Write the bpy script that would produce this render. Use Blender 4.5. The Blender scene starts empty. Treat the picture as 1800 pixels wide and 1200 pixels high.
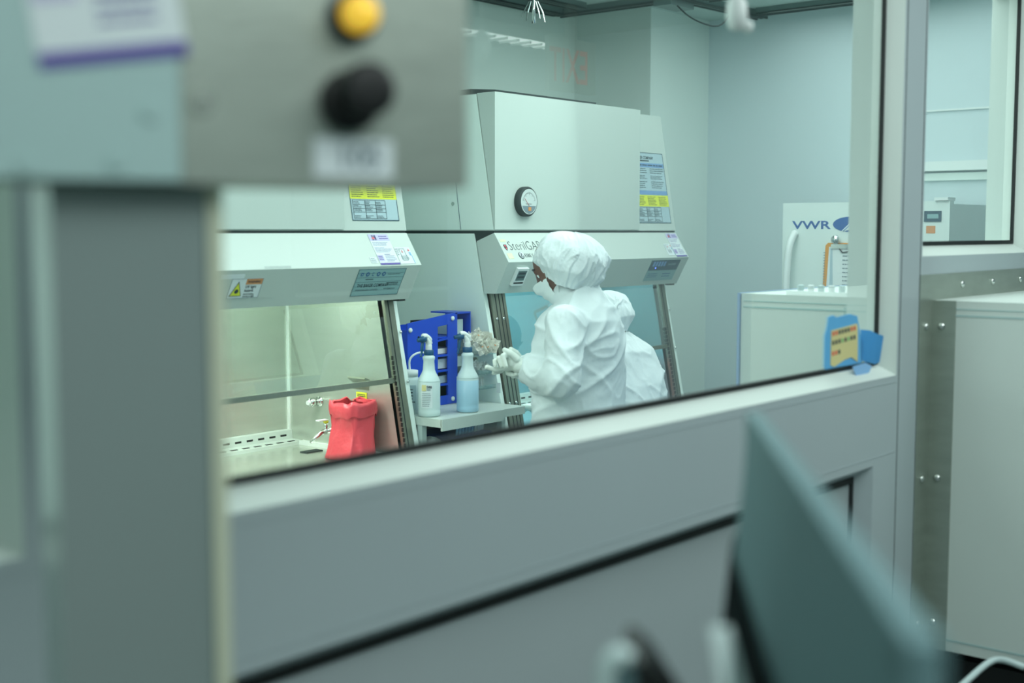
import bpy, bmesh, math, random
from mathutils import Vector, Matrix, noise
random.seed(7)
C = bpy.context.scene.collection
PI = math.pi
R_ = math.radians

# ---------------------------------------------------------------- camera numbers
F = 2250.; TH = math.atan(194/F); AZ = R_(50.1); EYE = 1.65
VD = Vector((math.sin(AZ), math.cos(AZ), 0)); RD = Vector((math.cos(AZ), -math.sin(AZ), 0)); UP = Vector((0, 0, 1))
def at(x, y, d):
    """world point at horizontal distance d along the view heading"""
    u = (x-900)/F; v = (y-600)/F
    fh = math.cos(TH)-v*math.sin(TH); fz = -math.sin(TH)-v*math.cos(TH)
    t = d/fh
    return Vector((VD.x*fh+RD.x*u, VD.y*fh+RD.y*u, fz))*t + Vector((0, 0, EYE))

# ---------------------------------------------------------------- materials
def lin(c):
    return tuple(((v/255)/12.92 if v/255 <= .04045 else ((v/255+.055)/1.055)**2.4) for v in c) + (1,)
MATS = {}
def mat(name, rgb, rough=.5, metal=0, emit=0, noise_amt=.04, nscale=6., bump=0, bscale=60., stretch=None, spec=.5, trans=0):
    m = bpy.data.materials.new(name); m.use_nodes = True
    nt = m.node_tree; b = nt.nodes['Principled BSDF']
    col = lin(rgb)
    tc = nt.nodes.new('ShaderNodeTexCoord'); mp = nt.nodes.new('ShaderNodeMapping')
    nt.links.new(tc.outputs['Object'], mp.inputs[0])
    if stretch: mp.inputs['Scale'].default_value = stretch
    nz = nt.nodes.new('ShaderNodeTexNoise'); nz.inputs['Scale'].default_value = nscale; nz.inputs['Detail'].default_value = 4
    nt.links.new(mp.outputs[0], nz.inputs['Vector'])
    mx = nt.nodes.new('ShaderNodeMix'); mx.data_type = 'RGBA'
    mx.inputs['A'].default_value = tuple(c*(1-noise_amt) for c in col[:3])+(1,)
    mx.inputs['B'].default_value = tuple(min(1, c*(1+noise_amt)) for c in col[:3])+(1,)
    nt.links.new(nz.outputs['Fac'], mx.inputs['Factor']); nt.links.new(mx.outputs['Result'], b.inputs['Base Color'])
    b.inputs['Roughness'].default_value = rough; b.inputs['Metallic'].default_value = metal
    b.inputs['Specular IOR Level'].default_value = spec
    if emit:
        b.inputs['Emission Color'].default_value = col; b.inputs['Emission Strength'].default_value = emit
    if trans:
        b.inputs['Alpha'].default_value = 1-trans
    if bump:
        n2 = nt.nodes.new('ShaderNodeTexNoise'); n2.inputs['Scale'].default_value = bscale; n2.inputs['Detail'].default_value = 3
        nt.links.new(mp.outputs[0], n2.inputs['Vector'])
        bp = nt.nodes.new('ShaderNodeBump'); bp.inputs['Strength'].default_value = bump; bp.inputs['Distance'].default_value = .01
        nt.links.new(n2.outputs['Fac'], bp.inputs['Height']); nt.links.new(bp.outputs[0], b.inputs['Normal'])
    MATS[name] = m
    return m
def glass(name, tint, refl):
    m = bpy.data.materials.new(name); m.use_nodes = True
    nt = m.node_tree; nt.nodes.clear()
    o = nt.nodes.new('ShaderNodeOutputMaterial'); mx = nt.nodes.new('ShaderNodeMixShader')
    t = nt.nodes.new('ShaderNodeBsdfTransparent'); g = nt.nodes.new('ShaderNodeBsdfGlossy')
    t.inputs['Color'].default_value = tint + (1,); g.inputs['Roughness'].default_value = 0.0
    lw = nt.nodes.new('ShaderNodeLayerWeight'); lw.inputs['Blend'].default_value = .2
    ma = nt.nodes.new('ShaderNodeMath'); ma.operation = 'MULTIPLY'; ma.inputs[1].default_value = refl
    ad = nt.nodes.new('ShaderNodeMath'); ad.operation = 'ADD'; ad.inputs[1].default_value = refl*.25
    nt.links.new(lw.outputs['Fresnel'], ma.inputs[0]); nt.links.new(ma.outputs[0], ad.inputs[0])
    nt.links.new(ad.outputs[0], mx.inputs[0]); nt.links.new(t.outputs[0], mx.inputs[1]); nt.links.new(g.outputs[0], mx.inputs[2])
    nt.links.new(mx.outputs[0], o.inputs['Surface'])
    MATS[name] = m; return m

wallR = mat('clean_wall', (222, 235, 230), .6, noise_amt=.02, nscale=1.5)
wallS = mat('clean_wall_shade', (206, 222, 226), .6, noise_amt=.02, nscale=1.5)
ceilM = mat('ceiling_white', (190, 208, 204), .7)
floorM = mat('floor_vinyl', (120, 130, 128), .5, noise_amt=.1, nscale=20)
frameM = mat('frame_enamel', (170, 184, 187), .36, noise_amt=.03, nscale=3, bump=.02, bscale=200)
frameL = mat('frame_light', (208, 220, 214), .4, noise_amt=.02)
panelM = mat('lower_panel_grey', (168, 180, 182), .3, noise_amt=.05, nscale=2)
gasket = mat('black_gasket', (14, 22, 22), .6)
bscW = mat('cabinet_enamel', (196, 208, 202), .42, noise_amt=.012, nscale=3)
bscP = mat('cabinet_enamel_lightened', (232, 246, 240), .5, noise_amt=.012, nscale=3)  # lighter copy of the enamel, offsets the shade on the side faces
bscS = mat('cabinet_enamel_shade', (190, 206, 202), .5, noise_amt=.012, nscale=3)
dark = mat('dark_seam', (38, 50, 50), .7)
steel = mat('brushed_stainless', (206, 212, 202), .26, .72, noise_amt=.10, nscale=3, stretch=(1, 1, 14), bump=.03, bscale=30)
steelH = mat('brushed_stainless_plate', (172, 182, 172), .42, .75, noise_amt=.16, nscale=9, stretch=(1, 1, 4), bump=.05, bscale=40)
steelB = mat('brushed_stainless_reflected_blue', (150, 192, 200), .3, .5, noise_amt=.06, nscale=3, stretch=(1, 1, 14))  # blue of the right sash reflection put into the steel colour
steelD = mat('track_steel', (150, 152, 138), .35, .9, noise_amt=.12, nscale=20, stretch=(8, 8, .6))
chrome = mat('chrome', (220, 225, 222), .12, 1, noise_amt=.02)
paper = mat('label_paper', (222, 232, 234), .6, noise_amt=.02)
paperB = mat('label_paper_blue', (176, 200, 208), .6, noise_amt=.02)
lblB = mat('label_blue_band', (120, 160, 205), .6)
lblY = mat('label_yellow', (226, 232, 60), .55)
lblG = mat('label_greygreen', (140, 178, 180), .45)
navy = mat('label_navy', (52, 84, 100), .45)
ink = mat('ink', (48, 62, 70), .7)
inkL = mat('ink_light', (120, 138, 146), .7)
inkB = mat('ink_blue', (62, 104, 150), .6)
purple = mat('label_purple', (88, 72, 158), .55)
lilac = mat('label_lilac', (196, 192, 224), .6)
orange = mat('label_orange', (214, 148, 96), .6)
red = mat('bag_red', (222, 74, 86), .35, noise_amt=.08, nscale=12, bump=.5, bscale=30)
blueP = mat('rack_blue', (20, 72, 200), .35, noise_amt=.03)
blueD = mat('trigger_blue', (14, 78, 116), .4)
blueL = mat('tray_blue', (128, 178, 214), .4)
hdpe = mat('bottle_plastic', (206, 224, 224), .35, noise_amt=.02)
liquid = mat('bottle_liquid_blue', (164, 202, 222), .3, noise_amt=.02)
whiteP = mat('white_plastic', (228, 236, 234), .4, noise_amt=.01)
cream = mat('cream_trim', (202, 208, 184), .5)
wrap = mat('wrapper_white', (246, 246, 236), .6, noise_amt=.02, nscale=30)
gown = mat('gown_fabric', (226, 236, 238), .75, noise_amt=.015, nscale=8, bump=.10, bscale=55, spec=.2)
capM = mat('cap_fabric', (228, 238, 240), .8, noise_amt=.015, nscale=8, bump=.2, bscale=60, spec=.2)
maskM = mat('mask_fabric', (236, 246, 246), .8, noise_amt=.01, spec=.2)
gloveM = mat('glove_latex', (226, 234, 226), .5, noise_amt=.03, nscale=30, bump=.06, bscale=90)
skin = mat('skin_brown', (112, 74, 56), .5, noise_amt=.06, nscale=14)
eyeM = mat('eye', (40, 32, 30), .2)
fridgeM = mat('fridge_white', (222, 234, 230), .4, noise_amt=.01)
vwrB = mat('logo_blue', (14, 88, 158), .5)
clipO = mat('clipboard_orange', (226, 150, 34), .45)
hiY = mat('highlighter', (200, 214, 60), .6)
tape = mat('painters_tape', (96, 176, 226), .6, noise_amt=.05, nscale=20)
noteY = mat('note_cream', (216, 208, 148), .7)
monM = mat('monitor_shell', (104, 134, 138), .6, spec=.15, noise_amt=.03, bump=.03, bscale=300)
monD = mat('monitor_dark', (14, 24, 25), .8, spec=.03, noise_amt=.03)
black = mat('black_plastic', (10, 14, 14), .5)
yellowM = mat('button_amber', (245, 196, 66), .25, noise_amt=.05, emit=.45)  # glow added to brighten the button, which is no lamp
greyBox = mat('grey_enamel_box', (170, 198, 196), .4, noise_amt=.03)
colM = mat('column_grey', (134, 148, 146), .3, noise_amt=.05, nscale=2)
paleM = mat('pale_rim', (192, 212, 211), .4)
alu = mat('ceiling_track_alu', (110, 132, 130), .4, .4)
aluD = mat('ceiling_track_groove', (46, 62, 60), .6)
lightM = mat('light_panel', (230, 245, 240), .5, emit=3.0)
exitR = mat('exit_red', (214, 120, 108), .5, emit=.22)
exitW = mat('exit_housing', (206, 216, 210), .5)
boardM = mat('board_teal', (42, 72, 78), .5)
gaugeF = mat('gauge_face', (205, 215, 212), .4)
nearW = mat('lab_wall', (120, 138, 140), .7)
deskM = mat('desk_top', (96, 106, 108), .5)
winG = glass('window_glass', (.93, .985, .975), .30)
sashG = glass('sash_glass', (.86, .955, .93), .42)
clearG = glass('clear_plastic', (.86, .93, .92), .5)
lcd = mat('lcd_screen', (96, 124, 124), .3)
ledB = mat('led_blue', (90, 120, 255), .3, emit=4)
stripM = mat('interior_lamp', (235, 255, 230), .5, emit=6)

# ---------------------------------------------------------------- helpers
def rootloc(o):
    v = Vector((0, 0, 0))
    while o is not None:
        v += o.location; o = o.parent
    return v
def link(name, me, m=None, parent=None, smooth=False, base=None):
    o = bpy.data.objects.new(name, me); C.objects.link(o)
    if m is not None:
        if not isinstance(m, (list, tuple)): m = [m]
        me.materials.clear()
        for k in m: me.materials.append(k)
    org = Vector((0, 0, 0))
    if parent is not None:
        o.parent = parent; org = rootloc(parent)
    elif base is not None:
        org = Vector(base); o.location = org
    me.transform(Matrix.Translation(-org))
    if smooth:
        for p in me.polygons: p.use_smooth = True
    return o
def obj(name, bm, m, parent=None, smooth=False, base=None, bevel=0):
    if bevel:
        bmesh.ops.bevel(bm, geom=[e for e in bm.edges if len(e.link_faces) == 2 and e.calc_face_angle(0) > .6], offset=bevel, segments=2, affect='EDGES', clamp_overlap=True)
    bmesh.ops.recalc_face_normals(bm, faces=bm.faces)
    me = bpy.data.meshes.new(name); bm.to_mesh(me); bm.free()
    return link(name, me, m, parent, smooth, base)
def thing(name, label, cat, loc=(0, 0, 0), group=None):
    o = bpy.data.objects.new(name, None); C.objects.link(o); o.empty_display_size = .1
    o.location = loc; o['label'] = label; o['category'] = cat
    if group: o['group'] = group
    return o
def tag(o, label, cat, group=None):
    o['label'] = label; o['category'] = cat
    if group: o['group'] = group
    return o
def struct(o): o['kind'] = 'structure'; return o
def B(): return bmesh.new()
def box(bm, x0, x1, y0, y1, z0, z1):
    vs = [bm.verts.new((x, y, z)) for x in (x0, x1) for y in (y0, y1) for z in (z0, z1)]
    for f in ((0, 1, 3, 2), (4, 6, 7, 5), (0, 4, 5, 1), (2, 3, 7, 6), (0, 2, 6, 4), (1, 5, 7, 3)):
        bm.faces.new([vs[i] for i in f])
    return bm
def bx(*a): return box(B(), *a)
def prism(bm, poly, vec):
    """poly list of Vector, extruded along vec"""
    vec = Vector(vec)
    a = [bm.verts.new(p) for p in poly]; b = [bm.verts.new(Vector(p)+vec) for p in poly]
    n = len(a)
    bm.faces.new(a); bm.faces.new(b[::-1])
    for i in range(n): bm.faces.new((a[i], b[i], b[(i+1) % n], a[(i+1) % n]))
    return bm
def xprism(bm, x0, x1, yz):
    return prism(bm, [Vector((x0, y, z)) for y, z in yz], (x1-x0, 0, 0))
class Pl:
    """a flat frame: origin, u, v, outward normal"""
    def __init__(s, o, u, v):
        s.o = Vector(o); s.u = Vector(u).normalized(); s.v = Vector(v).normalized(); s.n = s.u.cross(s.v).normalized()
    def p(s, a, b, c=0): return s.o+s.u*a+s.v*b+s.n*c
def pbox(bm, P, u0, u1, v0, v1, n0, n1, skew=0):
    vs = [bm.verts.new(P.p(a+skew*b, b, c)) for a in (u0, u1) for b in (v0, v1) for c in (n0, n1)]
    for f in ((0, 1, 3, 2), (4, 6, 7, 5), (0, 4, 5, 1), (2, 3, 7, 6), (0, 2, 6, 4), (1, 5, 7, 3)):
        bm.faces.new([vs[i] for i in f])
    return bm
def ppoly(bm, P, pts, n0, n1):
    return prism(bm, [P.p(a, b, n0) for a, b in pts], P.n*(n1-n0))
def tube(bm, pts, r, seg=10, cap=True):
    pts = [Vector(p) for p in pts]
    rs = r if isinstance(r, (list, tuple)) else [r]*len(pts)
    rings = []; prev = None
    for i, p in enumerate(pts):
        t = (pts[min(i+1, len(pts)-1)]-pts[max(i-1, 0)]).normalized()
        if prev is None:
            a = Vector((0, 0, 1)) if abs(t.z) < .9 else Vector((1, 0, 0))
            n = t.cross(a).normalized()
        else:
            n = (prev-t*prev.dot(t)).normalized()
        prev = n; b = t.cross(n)
        rings.append([bm.verts.new(p+(n*math.cos(2*PI*k/seg)+b*math.sin(2*PI*k/seg))*rs[i]) for k in range(seg)])
    for i in range(len(rings)-1):
        for k in range(seg):
            bm.faces.new((rings[i][k], rings[i][(k+1) % seg], rings[i+1][(k+1) % seg], rings[i+1][k]))
    if cap: bm.faces.new(rings[0][::-1]); bm.faces.new(rings[-1])
    return bm
def lathe(bm, o, prof, seg=28, axis=UP, sx=1, sy=1):
    """prof: (radius, height) list about axis"""
    o = Vector(o); axis = Vector(axis).normalized()
    q = axis.to_track_quat('Z', 'Y').to_matrix() if abs(axis.z) < .999 else Matrix.Identity(3)
    if axis.z < -.999: q = Matrix.Rotation(PI, 3, 'X')
    rings = []
    for r, h in prof:
        rings.append([bm.verts.new(o+q @ Vector((r*sx*math.cos(2*PI*k/seg), r*sy*math.sin(2*PI*k/seg), h))) for k in range(seg)])
    for i in range(len(rings)-1):
        for k in range(seg):
            bm.faces.new((rings[i][k], rings[i][(k+1) % seg], rings[i+1][(k+1) % seg], rings[i+1][k]))
    bm.faces.new(rings[0][::-1]); bm.faces.new(rings[-1])
    return bm
def bez(pts, n=8):
    """catmull-rom through pts"""
    pts = [Vector(p) for p in pts]; out = []
    for i in range(len(pts)-1):
        p0 = pts[max(i-1, 0)]; p1 = pts[i]; p2 = pts[i+1]; p3 = pts[min(i+2, len(pts)-1)]
        for k in range(n):
            t = k/n
            out.append(.5*((2*p1)+(p2-p0)*t+(2*p0-5*p1+4*p2-p3)*t*t+(3*p1-p0-3*p2+p3)*t**3))
    out.append(pts[-1]); return out
def text_bm(P, s, u, v, h, sx=1, off=.001, align='LEFT', bold=0, shear=0):
    cu = bpy.data.curves.new('lettering', 'FONT'); cu.body = s; cu.size = h/.7; cu.align_x = align; cu.offset = bold; cu.shear = shear
    cu.extrude = 0; cu.resolution_u = 3
    o = bpy.data.objects.new('lettering', cu); C.objects.link(o)
    bpy.context.view_layer.update()
    me = bpy.data.meshes.new_from_object(o.evaluated_get(bpy.context.evaluated_depsgraph_get()))
    bm = B(); bm.from_mesh(me)
    bpy.data.objects.remove(o); bpy.data.curves.remove(cu); bpy.data.meshes.remove(me)
    for w in bm.verts: w.co = P.p(u+w.co.x*sx, v+w.co.y, off)
    return bm
def join(a, b):
    me = bpy.data.meshes.new('t'); b.to_mesh(me); b.free(); a.from_mesh(me); bpy.data.meshes.remove(me); return a
def text(name, P, s, u, v, h, m, parent, **k):
    bm = text_bm(P, s, u, v, h, **k)
    me = bpy.data.meshes.new(name); bm.to_mesh(me); bm.free()
    return link(name, me, m, parent)
def lines(bm, P, u0, u1, v0, v1, n, off=.001, th=.45, jag=.35, rnd=random):
    """rows of small print"""
    st = (v1-v0)/n
    for i in range(n):
        v = v1-(i+.7)*st; u = u0
        end = u1-(u1-u0)*jag*rnd.random()
        while u < end:
            w = (u1-u0)*rnd.uniform(.06, .22)
            pbox(bm, P, u, min(u+w, end), v, v+st*th, off, off+.0003); u += w+(u1-u0)*.025
    return bm
def rects_obj(name, P, rects, off, m, parent):
    bm = B()
    for a in rects: pbox(bm, P, *a, off, off+.0004)
    return obj(name, bm, m, parent)

# ================================================================= SETTING
GY = 1.495; WY0 = 1.45; WY1 = 1.588
OPEN = {  # outer (bevel front) rectangles x0,x1,z0,z1
    'window_3': (-1.2, .80, 1.251, 2.48), 'window_1': (.98, 3.40, 1.251, 2.48), 'window_2': (3.56, 4.47, 1.578, 2.48),
    'low_3': (-1.2, .80, .15, 1.014), 'low_1': (.98, 3.262, .15, 1.014)}
def wall_front():
    bm = B()
    xs = sorted({-1.6, 6.04} | {v for o in OPEN.values() for v in o[:2]} | {3.64, 4.56})
    zs = sorted({0, 2.77} | {v for o in OPEN.values() for v in o[2:]} | {.42, 1.45})
    for i in range(len(xs)-1):
        for j in range(len(zs)-1):
            cx = (xs[i]+xs[i+1])/2; cz = (zs[j]+zs[j+1])/2
            if any(o[0] < cx < o[1] and o[2] < cz < o[3] for o in OPEN.values()): continue
            if 3.64 < cx < 4.56 and .42 < cz < 1.45: continue
            box(bm, xs[i], xs[i+1], WY0, WY1, zs[j], zs[j+1])
    bmesh.ops.remove_doubles(bm, verts=bm.verts, dist=1e-5)
    return bm
struct(obj('wall_front', wall_front(), frameM))
def frame_ring(o, bev=.030, deep=True):
    x0, x1, z0, z1 = o; bm = B()
    prof = [(0, WY0), (bev, GY), (bev, WY1), (0, WY1)]
    rings = []
    for i_, (off, y) in enumerate(prof):
        zo = 0 if i_ == 2 else off
        rings.append([bm.verts.new(p) for p in ((x0+off, y, z0+zo), (x1-off, y, z0+zo), (x1-off, y, z1-off), (x0+off, y, z1-off))])
    for i in range(4):
        a = rings[i]; b = rings[(i+1) % 4]
        for k in range(4): bm.faces.new((a[k], a[(k+1) % 4], b[(k+1) % 4], b[k]))
    return bm
def gasket_ring(o, bev=.030, w=.009):
    x0, x1, z0, z1 = o[0]+bev, o[1]-bev, o[2]+bev, o[3]-bev
    bm = B(); y0 = GY-.004; y1 = GY+.006
    box(bm, x0, x1, y0, y1, z0, z0+w*1.3); box(bm, x0, x1, y0, y1, z1-w, z1)
    box(bm, x0, x0+w, y0, y1, z0+w*1.3, z1-w); box(bm, x1-w, x1, y0, y1, z0+w*1.3, z1-w)
    return bm
n = 0
for k, o in OPEN.items():
    n += 1
    struct(obj('trim_%d' % n, frame_ring(o), frameL if k.startswith('window') else frameM))
    x0, x1, z0, z1 = o[0]+.03, o[1]-.03, o[2]+.03, o[3]-.03
    if k.startswith('window'):
        bm = B(); v = [bm.verts.new(p) for p in ((x0, GY+.001, z0), (x1, GY+.001, z0), (x1, GY+.001, z1), (x0, GY+.001, z1))]; bm.faces.new(v)
        w = struct(obj(k, bm, winG))
        obj('gasket', gasket_ring(o), gasket, w)
    else:
        w = struct(obj('trim_%d' % (n+4), bx(x0, x1, GY+.002, WY1-.01, z0, z1), panelM))
        obj('gasket', gasket_ring(o, w=.016), gasket, w)
# rail relief lines along the transom
bm = B()
for z in (1.232, 1.036):
    box(bm, -1.2, 3.40, WY0-.0012, WY0, z, z+.002)
struct(obj('trim_20', bm, frameM))
# mullion joint lines
bm = B()
for x in (.96, 3.415, 3.545): box(bm, x, x+.0025, WY0-.001, WY0, .0, 2.77)
struct(obj('trim_21', bm, dark))

CZ = 2.77
struct(obj('floor', bx(-1.6, 6.2, -2.6, 4.4, -.05, 0), floorM))
struct(obj('ceiling', bx(-1.6, 6.2, WY1, 4.4, CZ, CZ+.05), ceilM))
struct(obj('ceiling_lab', bx(-1.6, 6.2, -2.6, WY1, CZ+.001, CZ+.06), ceilM))
struct(obj('wall_back', bx(-1.6, 5.48, 4.15, 4.25, 0, CZ), wallR))
bm = B(); prism(bm, [Vector(p) for p in ((5.48, 4.25, 0), (5.48, 3.67, 0), (6.14, 3.67, 0), (6.14, 4.25, 0))], (0, 0, CZ))
struct(obj('wall_column', bm, wallR))
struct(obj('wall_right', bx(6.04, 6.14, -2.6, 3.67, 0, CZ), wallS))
struct(obj('wall_left', bx(-1.7, -1.6, -2.6, 4.25, 0, CZ), wallR))
struct(obj('wall_rear', bx(-1.6, 6.14, -2.7, -2.6, 0, CZ), nearW))
# rails on the right wall seen through the small window
bm = bx(6.0, 6.04, 1.6, 2.50, 1.935, 1.98)
struct(obj('trim_22', bm, whiteP))
struct(obj('trim_23', bx(6.03, 6.04, 1.6, 2.75, 2.218, 2.226), whiteP))
struct(obj('trim_24', bx(6.02, 6.04, 1.6, 2.6, 1.89, 1.925), wallR))

# ceiling tracks
def track(p0, p1, label, w=.07):
    p0 = Vector(p0); p1 = Vector(p1); d = (p1-p0).normalized()
    t = thing('ceiling_track', label, 'track', (p0+p1)/2)
    P = Pl(p0, d, Vector((0, 0, -1)).cross(d)); L = (p1-p0).length
    bm = B(); pbox(bm, P, 0, L, -w/2, w/2, 0, .028) if P.n.z < 0 else pbox(bm, P, 0, L, -w/2, w/2, -.028, 0)
    obj('rail', bm, alu, t)
    s = -1 if P.n.z > 0 else 1
    bm = B()
    for a in (-w/2, w/2-.010): pbox(bm, P, 0, L, a, a+.010, s*.024, s*.034)
    pbox(bm, P, 0, L, -.006, .006, s*.024, s*.031)
    obj('groove', bm, aluD, t)
zt = CZ
track((3.2, 4.06, zt), (5.22, 4.06, zt), 'grey ceiling track along the back wall above the big cabinets')
track((3.2, 3.87, zt), (5.16, 3.87, zt), 'second grey ceiling track, one step in front of the back wall one')
track((5.25, 4.09, zt), (5.25, 3.40, zt), 'grey ceiling track running from the back corner to the column')
track((5.22, 3.36, zt), (5.98, 3.32, zt), 'grey ceiling track passing just in front of the column')
track((5.86, 3.27, zt), (5.86, 2.3, zt), 'grey ceiling track along the right wall near the column')
track((5.35, 3.27, zt), (5.35, 2.3, zt), 'grey ceiling track parallel to and left of the right wall one')
bm = B(); pbox(bm, Pl((5.25, 3.40, zt-.03), (1, 0, 0), (0, 1, 0)), -.08, .12, -.05, .05, -.03, 0); bx_ = obj('junction_bracket', bm, alu, base=(5.25, 3.4, zt))
tag(bx_, 'small grey bracket where the ceiling tracks meet beside the column', 'bracket')
bm = tube(B(), bez([(5.22, 3.38, 2.74), (5.24, 3.30, 2.66), (5.27, 3.22, 2.615), (5.36, 3.2, 2.62), (5.45, 3.2, 2.68), (5.5, 3.22, 2.74)]), .004, 6)
tag(obj('ceiling_cable', bm, dark, smooth=True, base=(5.3, 3.3, 2.74)), 'thin dark cable looping down from the ceiling tracks', 'cable')
# sprinkler
t = thing('fire_sprinkler', 'small shiny sprinkler with splayed wings hanging from the ceiling', 'sprinkler', (4.12, 3.33, CZ))
obj('stem', tube(B(), [(4.12, 3.33, CZ), (4.12, 3.33, 2.56), (4.115, 3.325, 2.49)], [.004, .006, .009], 10), chrome, t, True)
for k, (a, b) in enumerate(((-.050, 2.515), (-.030, 2.50), (.026, 2.51), (.046, 2.495))):
    q = Vector((4.12, 3.33, 2.58)); e = q+RD*a; e.z = b
    obj('wing', tube(B(), [q+RD*a*.35+UP*.0, q+RD*a*.8-UP*.045, e], [.0015, .004, .0015], 6), chrome, t)

# ================================================================= BIOSAFETY CABINETS
STEEL = steel
sashG1 = sashG
sashG2 = glass('sash_glass_reflected_teal', (.74, .93, .95), .46)  # tint paints in the bluish reflection on the right sash
def instruction_label(P, parent, u0, u1, v0, v1):
    rnd = random.Random(3)
    H = v1-v0; W = u1-u0
    s = obj('instruction_label', pbox(B(), P, u0, u1, v0, v1, .0005, .0015), paperB, parent)
    rects_obj('border', P, [(u0, u1, v0, v0+.003), (u0, u1, v1-.003, v1), (u0, u0+.003, v0, v1), (u1-.003, u1, v0, v1)], .0016, navy, s)
    text('lettering', P, 'THE BAKER COMPANY', u0+W*.04, v0+H*.905, H*.042, ink, s, sx=.88, off=.002, bold=.0004)
    rects_obj('blue_band', P, [(u0+.004, u1-.004, v0+H*.79, v0+H*.85), (u0+.004, u1-.004, v0+H*.40, v0+H*.46)], .0017, lblB, s)
    rects_obj('yellow_band', P, [(u0+.001, u1-.001, v0+H*.235, v0+H*.395)], .0018, lblY, s)
    bm = B()
    pbox(bm, P, u0+W*.25, u0+W*.55, v0+H*.875, v0+H*.89, .002, .0024)
    lines(bm, P, u0+W*.05, u0+W*.95, v0+H*.80, v0+H*.84, 1, .002, .4, .02, rnd)
    for c in (0, 1):
        for a, b, k in ((.70, .785, 3), (.62, .68, 3), (.49, .60, 4)):
            lines(bm, P, u0+W*(.04+.5*c), u0+W*(.46+.5*c), v0+H*a, v0+H*b, k, .002, .3, .3, rnd)
    for c in (0, 1, 2): lines(bm, P, u0+W*(.04+.33*c), u0+W*(.30+.33*c), v0+H*.25, v0+H*.38, 6, .0022, .35, .3, rnd)
    obj('print', bm, inkL if False else ink, s)
    bm = B()
    for a in (.04, .30, .52, .73):
        pbox(bm, P, u0+W*a, u0+W*a+.0015, v0+H*.02, v0+H*.22, .002, .0024)
    for b in (.02, .09, .13, .17, .22): pbox(bm, P, u0+W*.04, u0+W*.73, v0+H*b, v0+H*b+.0015, .002, .0024)
    for c in range(3):
        for b in (.03, .10, .14, .18): lines(bm, P, u0+W*(.06+.23*c), u0+W*(.24+.23*c), v0+H*b, v0+H*(b+.03), 2, .002, .35, .5, rnd)
    obj('table_print', bm, ink, s)
def cert_label(P, parent, u0, u1, v0, v1, shear=0):
    rnd = random.Random(9); W = u1-u0; H = v1-v0
    s = obj('certification_label', pbox(B(), P, u0, u1, v0, v1, .0005, .0015), paper, parent)
    rects_obj('purple_band', P, [(u0, u1, v0, v0+H*.06)], .0016, purple, s)
    rects_obj('lilac_band', P, [(u0, u1, v0+H*.78, v1)], .0016, lilac, s)
    rects_obj('lilac_patch', P, [(u0, u0+W*.3, v0+H*.12, v0+H*.32)], .0016, lilac, s)
    text('letter_mark', P, 'H', u0+W*.16, v0+H*.83, H*.12, purple, s, sx=1.1, off=.002, bold=.003)
    rects_obj('red_mark', P, [(u0+W*.14, u0+W*.26, v0+H*.84, v0+H*.90)], .0022, red, s)
    bm = B()
    lines(bm, P, u0+W*.5, u0+W*.95, v0+H*.82, v0+H*.96, 2, .002, .4, .2, rnd)
    for a, b, k in ((.62, .76, 3), (.4, .58, 4)): lines(bm, P, u0+W*.06, u0+W*.9, v0+H*a, v0+H*b, k, .002, .22, .5, rnd)
    lines(bm, P, u0+W*.4, u0+W*.94, v0+H*.10, v0+H*.36, 5, .002, .25, .5, rnd)
    lines(bm, P, u0+W*.04, u0+W*.27, v0+H*.14, v0+H*.3, 3, .002, .4, .2, rnd)
    obj('print', bm, purple, s)
def service_label(P, parent, u0, u1, v0, v1, flip=False):
    rnd = random.Random(5); W = u1-u0; H = v1-v0
    s = obj('service_label', pbox(B(), P, u0, u1, v0, v1, .0005, .0015), paper, parent)
    bm = B()
    for a, b in ((.12, .88),): pass
    pbox(bm, P, u0+W*.25, u0+W*.6, v0+H*.2, v0+H*.22, .002, .0024); pbox(bm, P, u0+W*.25, u0+W*.6, v0+H*.9, v0+H*.92, .002, .0024)
    pbox(bm, P, u0+W*.25, u0+W*.27, v0+H*.2, v0+H*.92, .002, .0024); pbox(bm, P, u0+W*.58, u0+W*.6, v0+H*.2, v0+H*.92, .002, .0024)
    lines(bm, P, u0+W*.2, u0+W*.7, v0+H*.25, v0+H*.5, 3, .002, .4, .2, rnd)
    lines(bm, P, u0+W*.02, u0+W*.2, v0+H*.5, v0+H*.95, 4, .002, .3, .4, rnd)
    obj('print', bm, inkL, s)
    obj('mark', ppoly(B(), P, [(u0+W*.36, v0+H*.68), (u0+W*.46, v0+H*.68), (u0+W*.41, v0+H*.84)], .002, .0026), red, s)
    obj('mark', ppoly(B(), P, [(u0+W*.8, v0+H*.75), (u0+W*.93, v0+H*.78), (u0+W*.86, v0+H*.9)], .002, .0026), red, s)
    obj('streak', pbox(pbox(B(), P, u0+W*.82, u0+W*.95, v0+H*.5, v0+H*.7, .002, .0024), P, u0+W*.93, u0+W*.97, v0+H*.02, v0+H*.5, .002, .0024), blueL, s)

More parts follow.
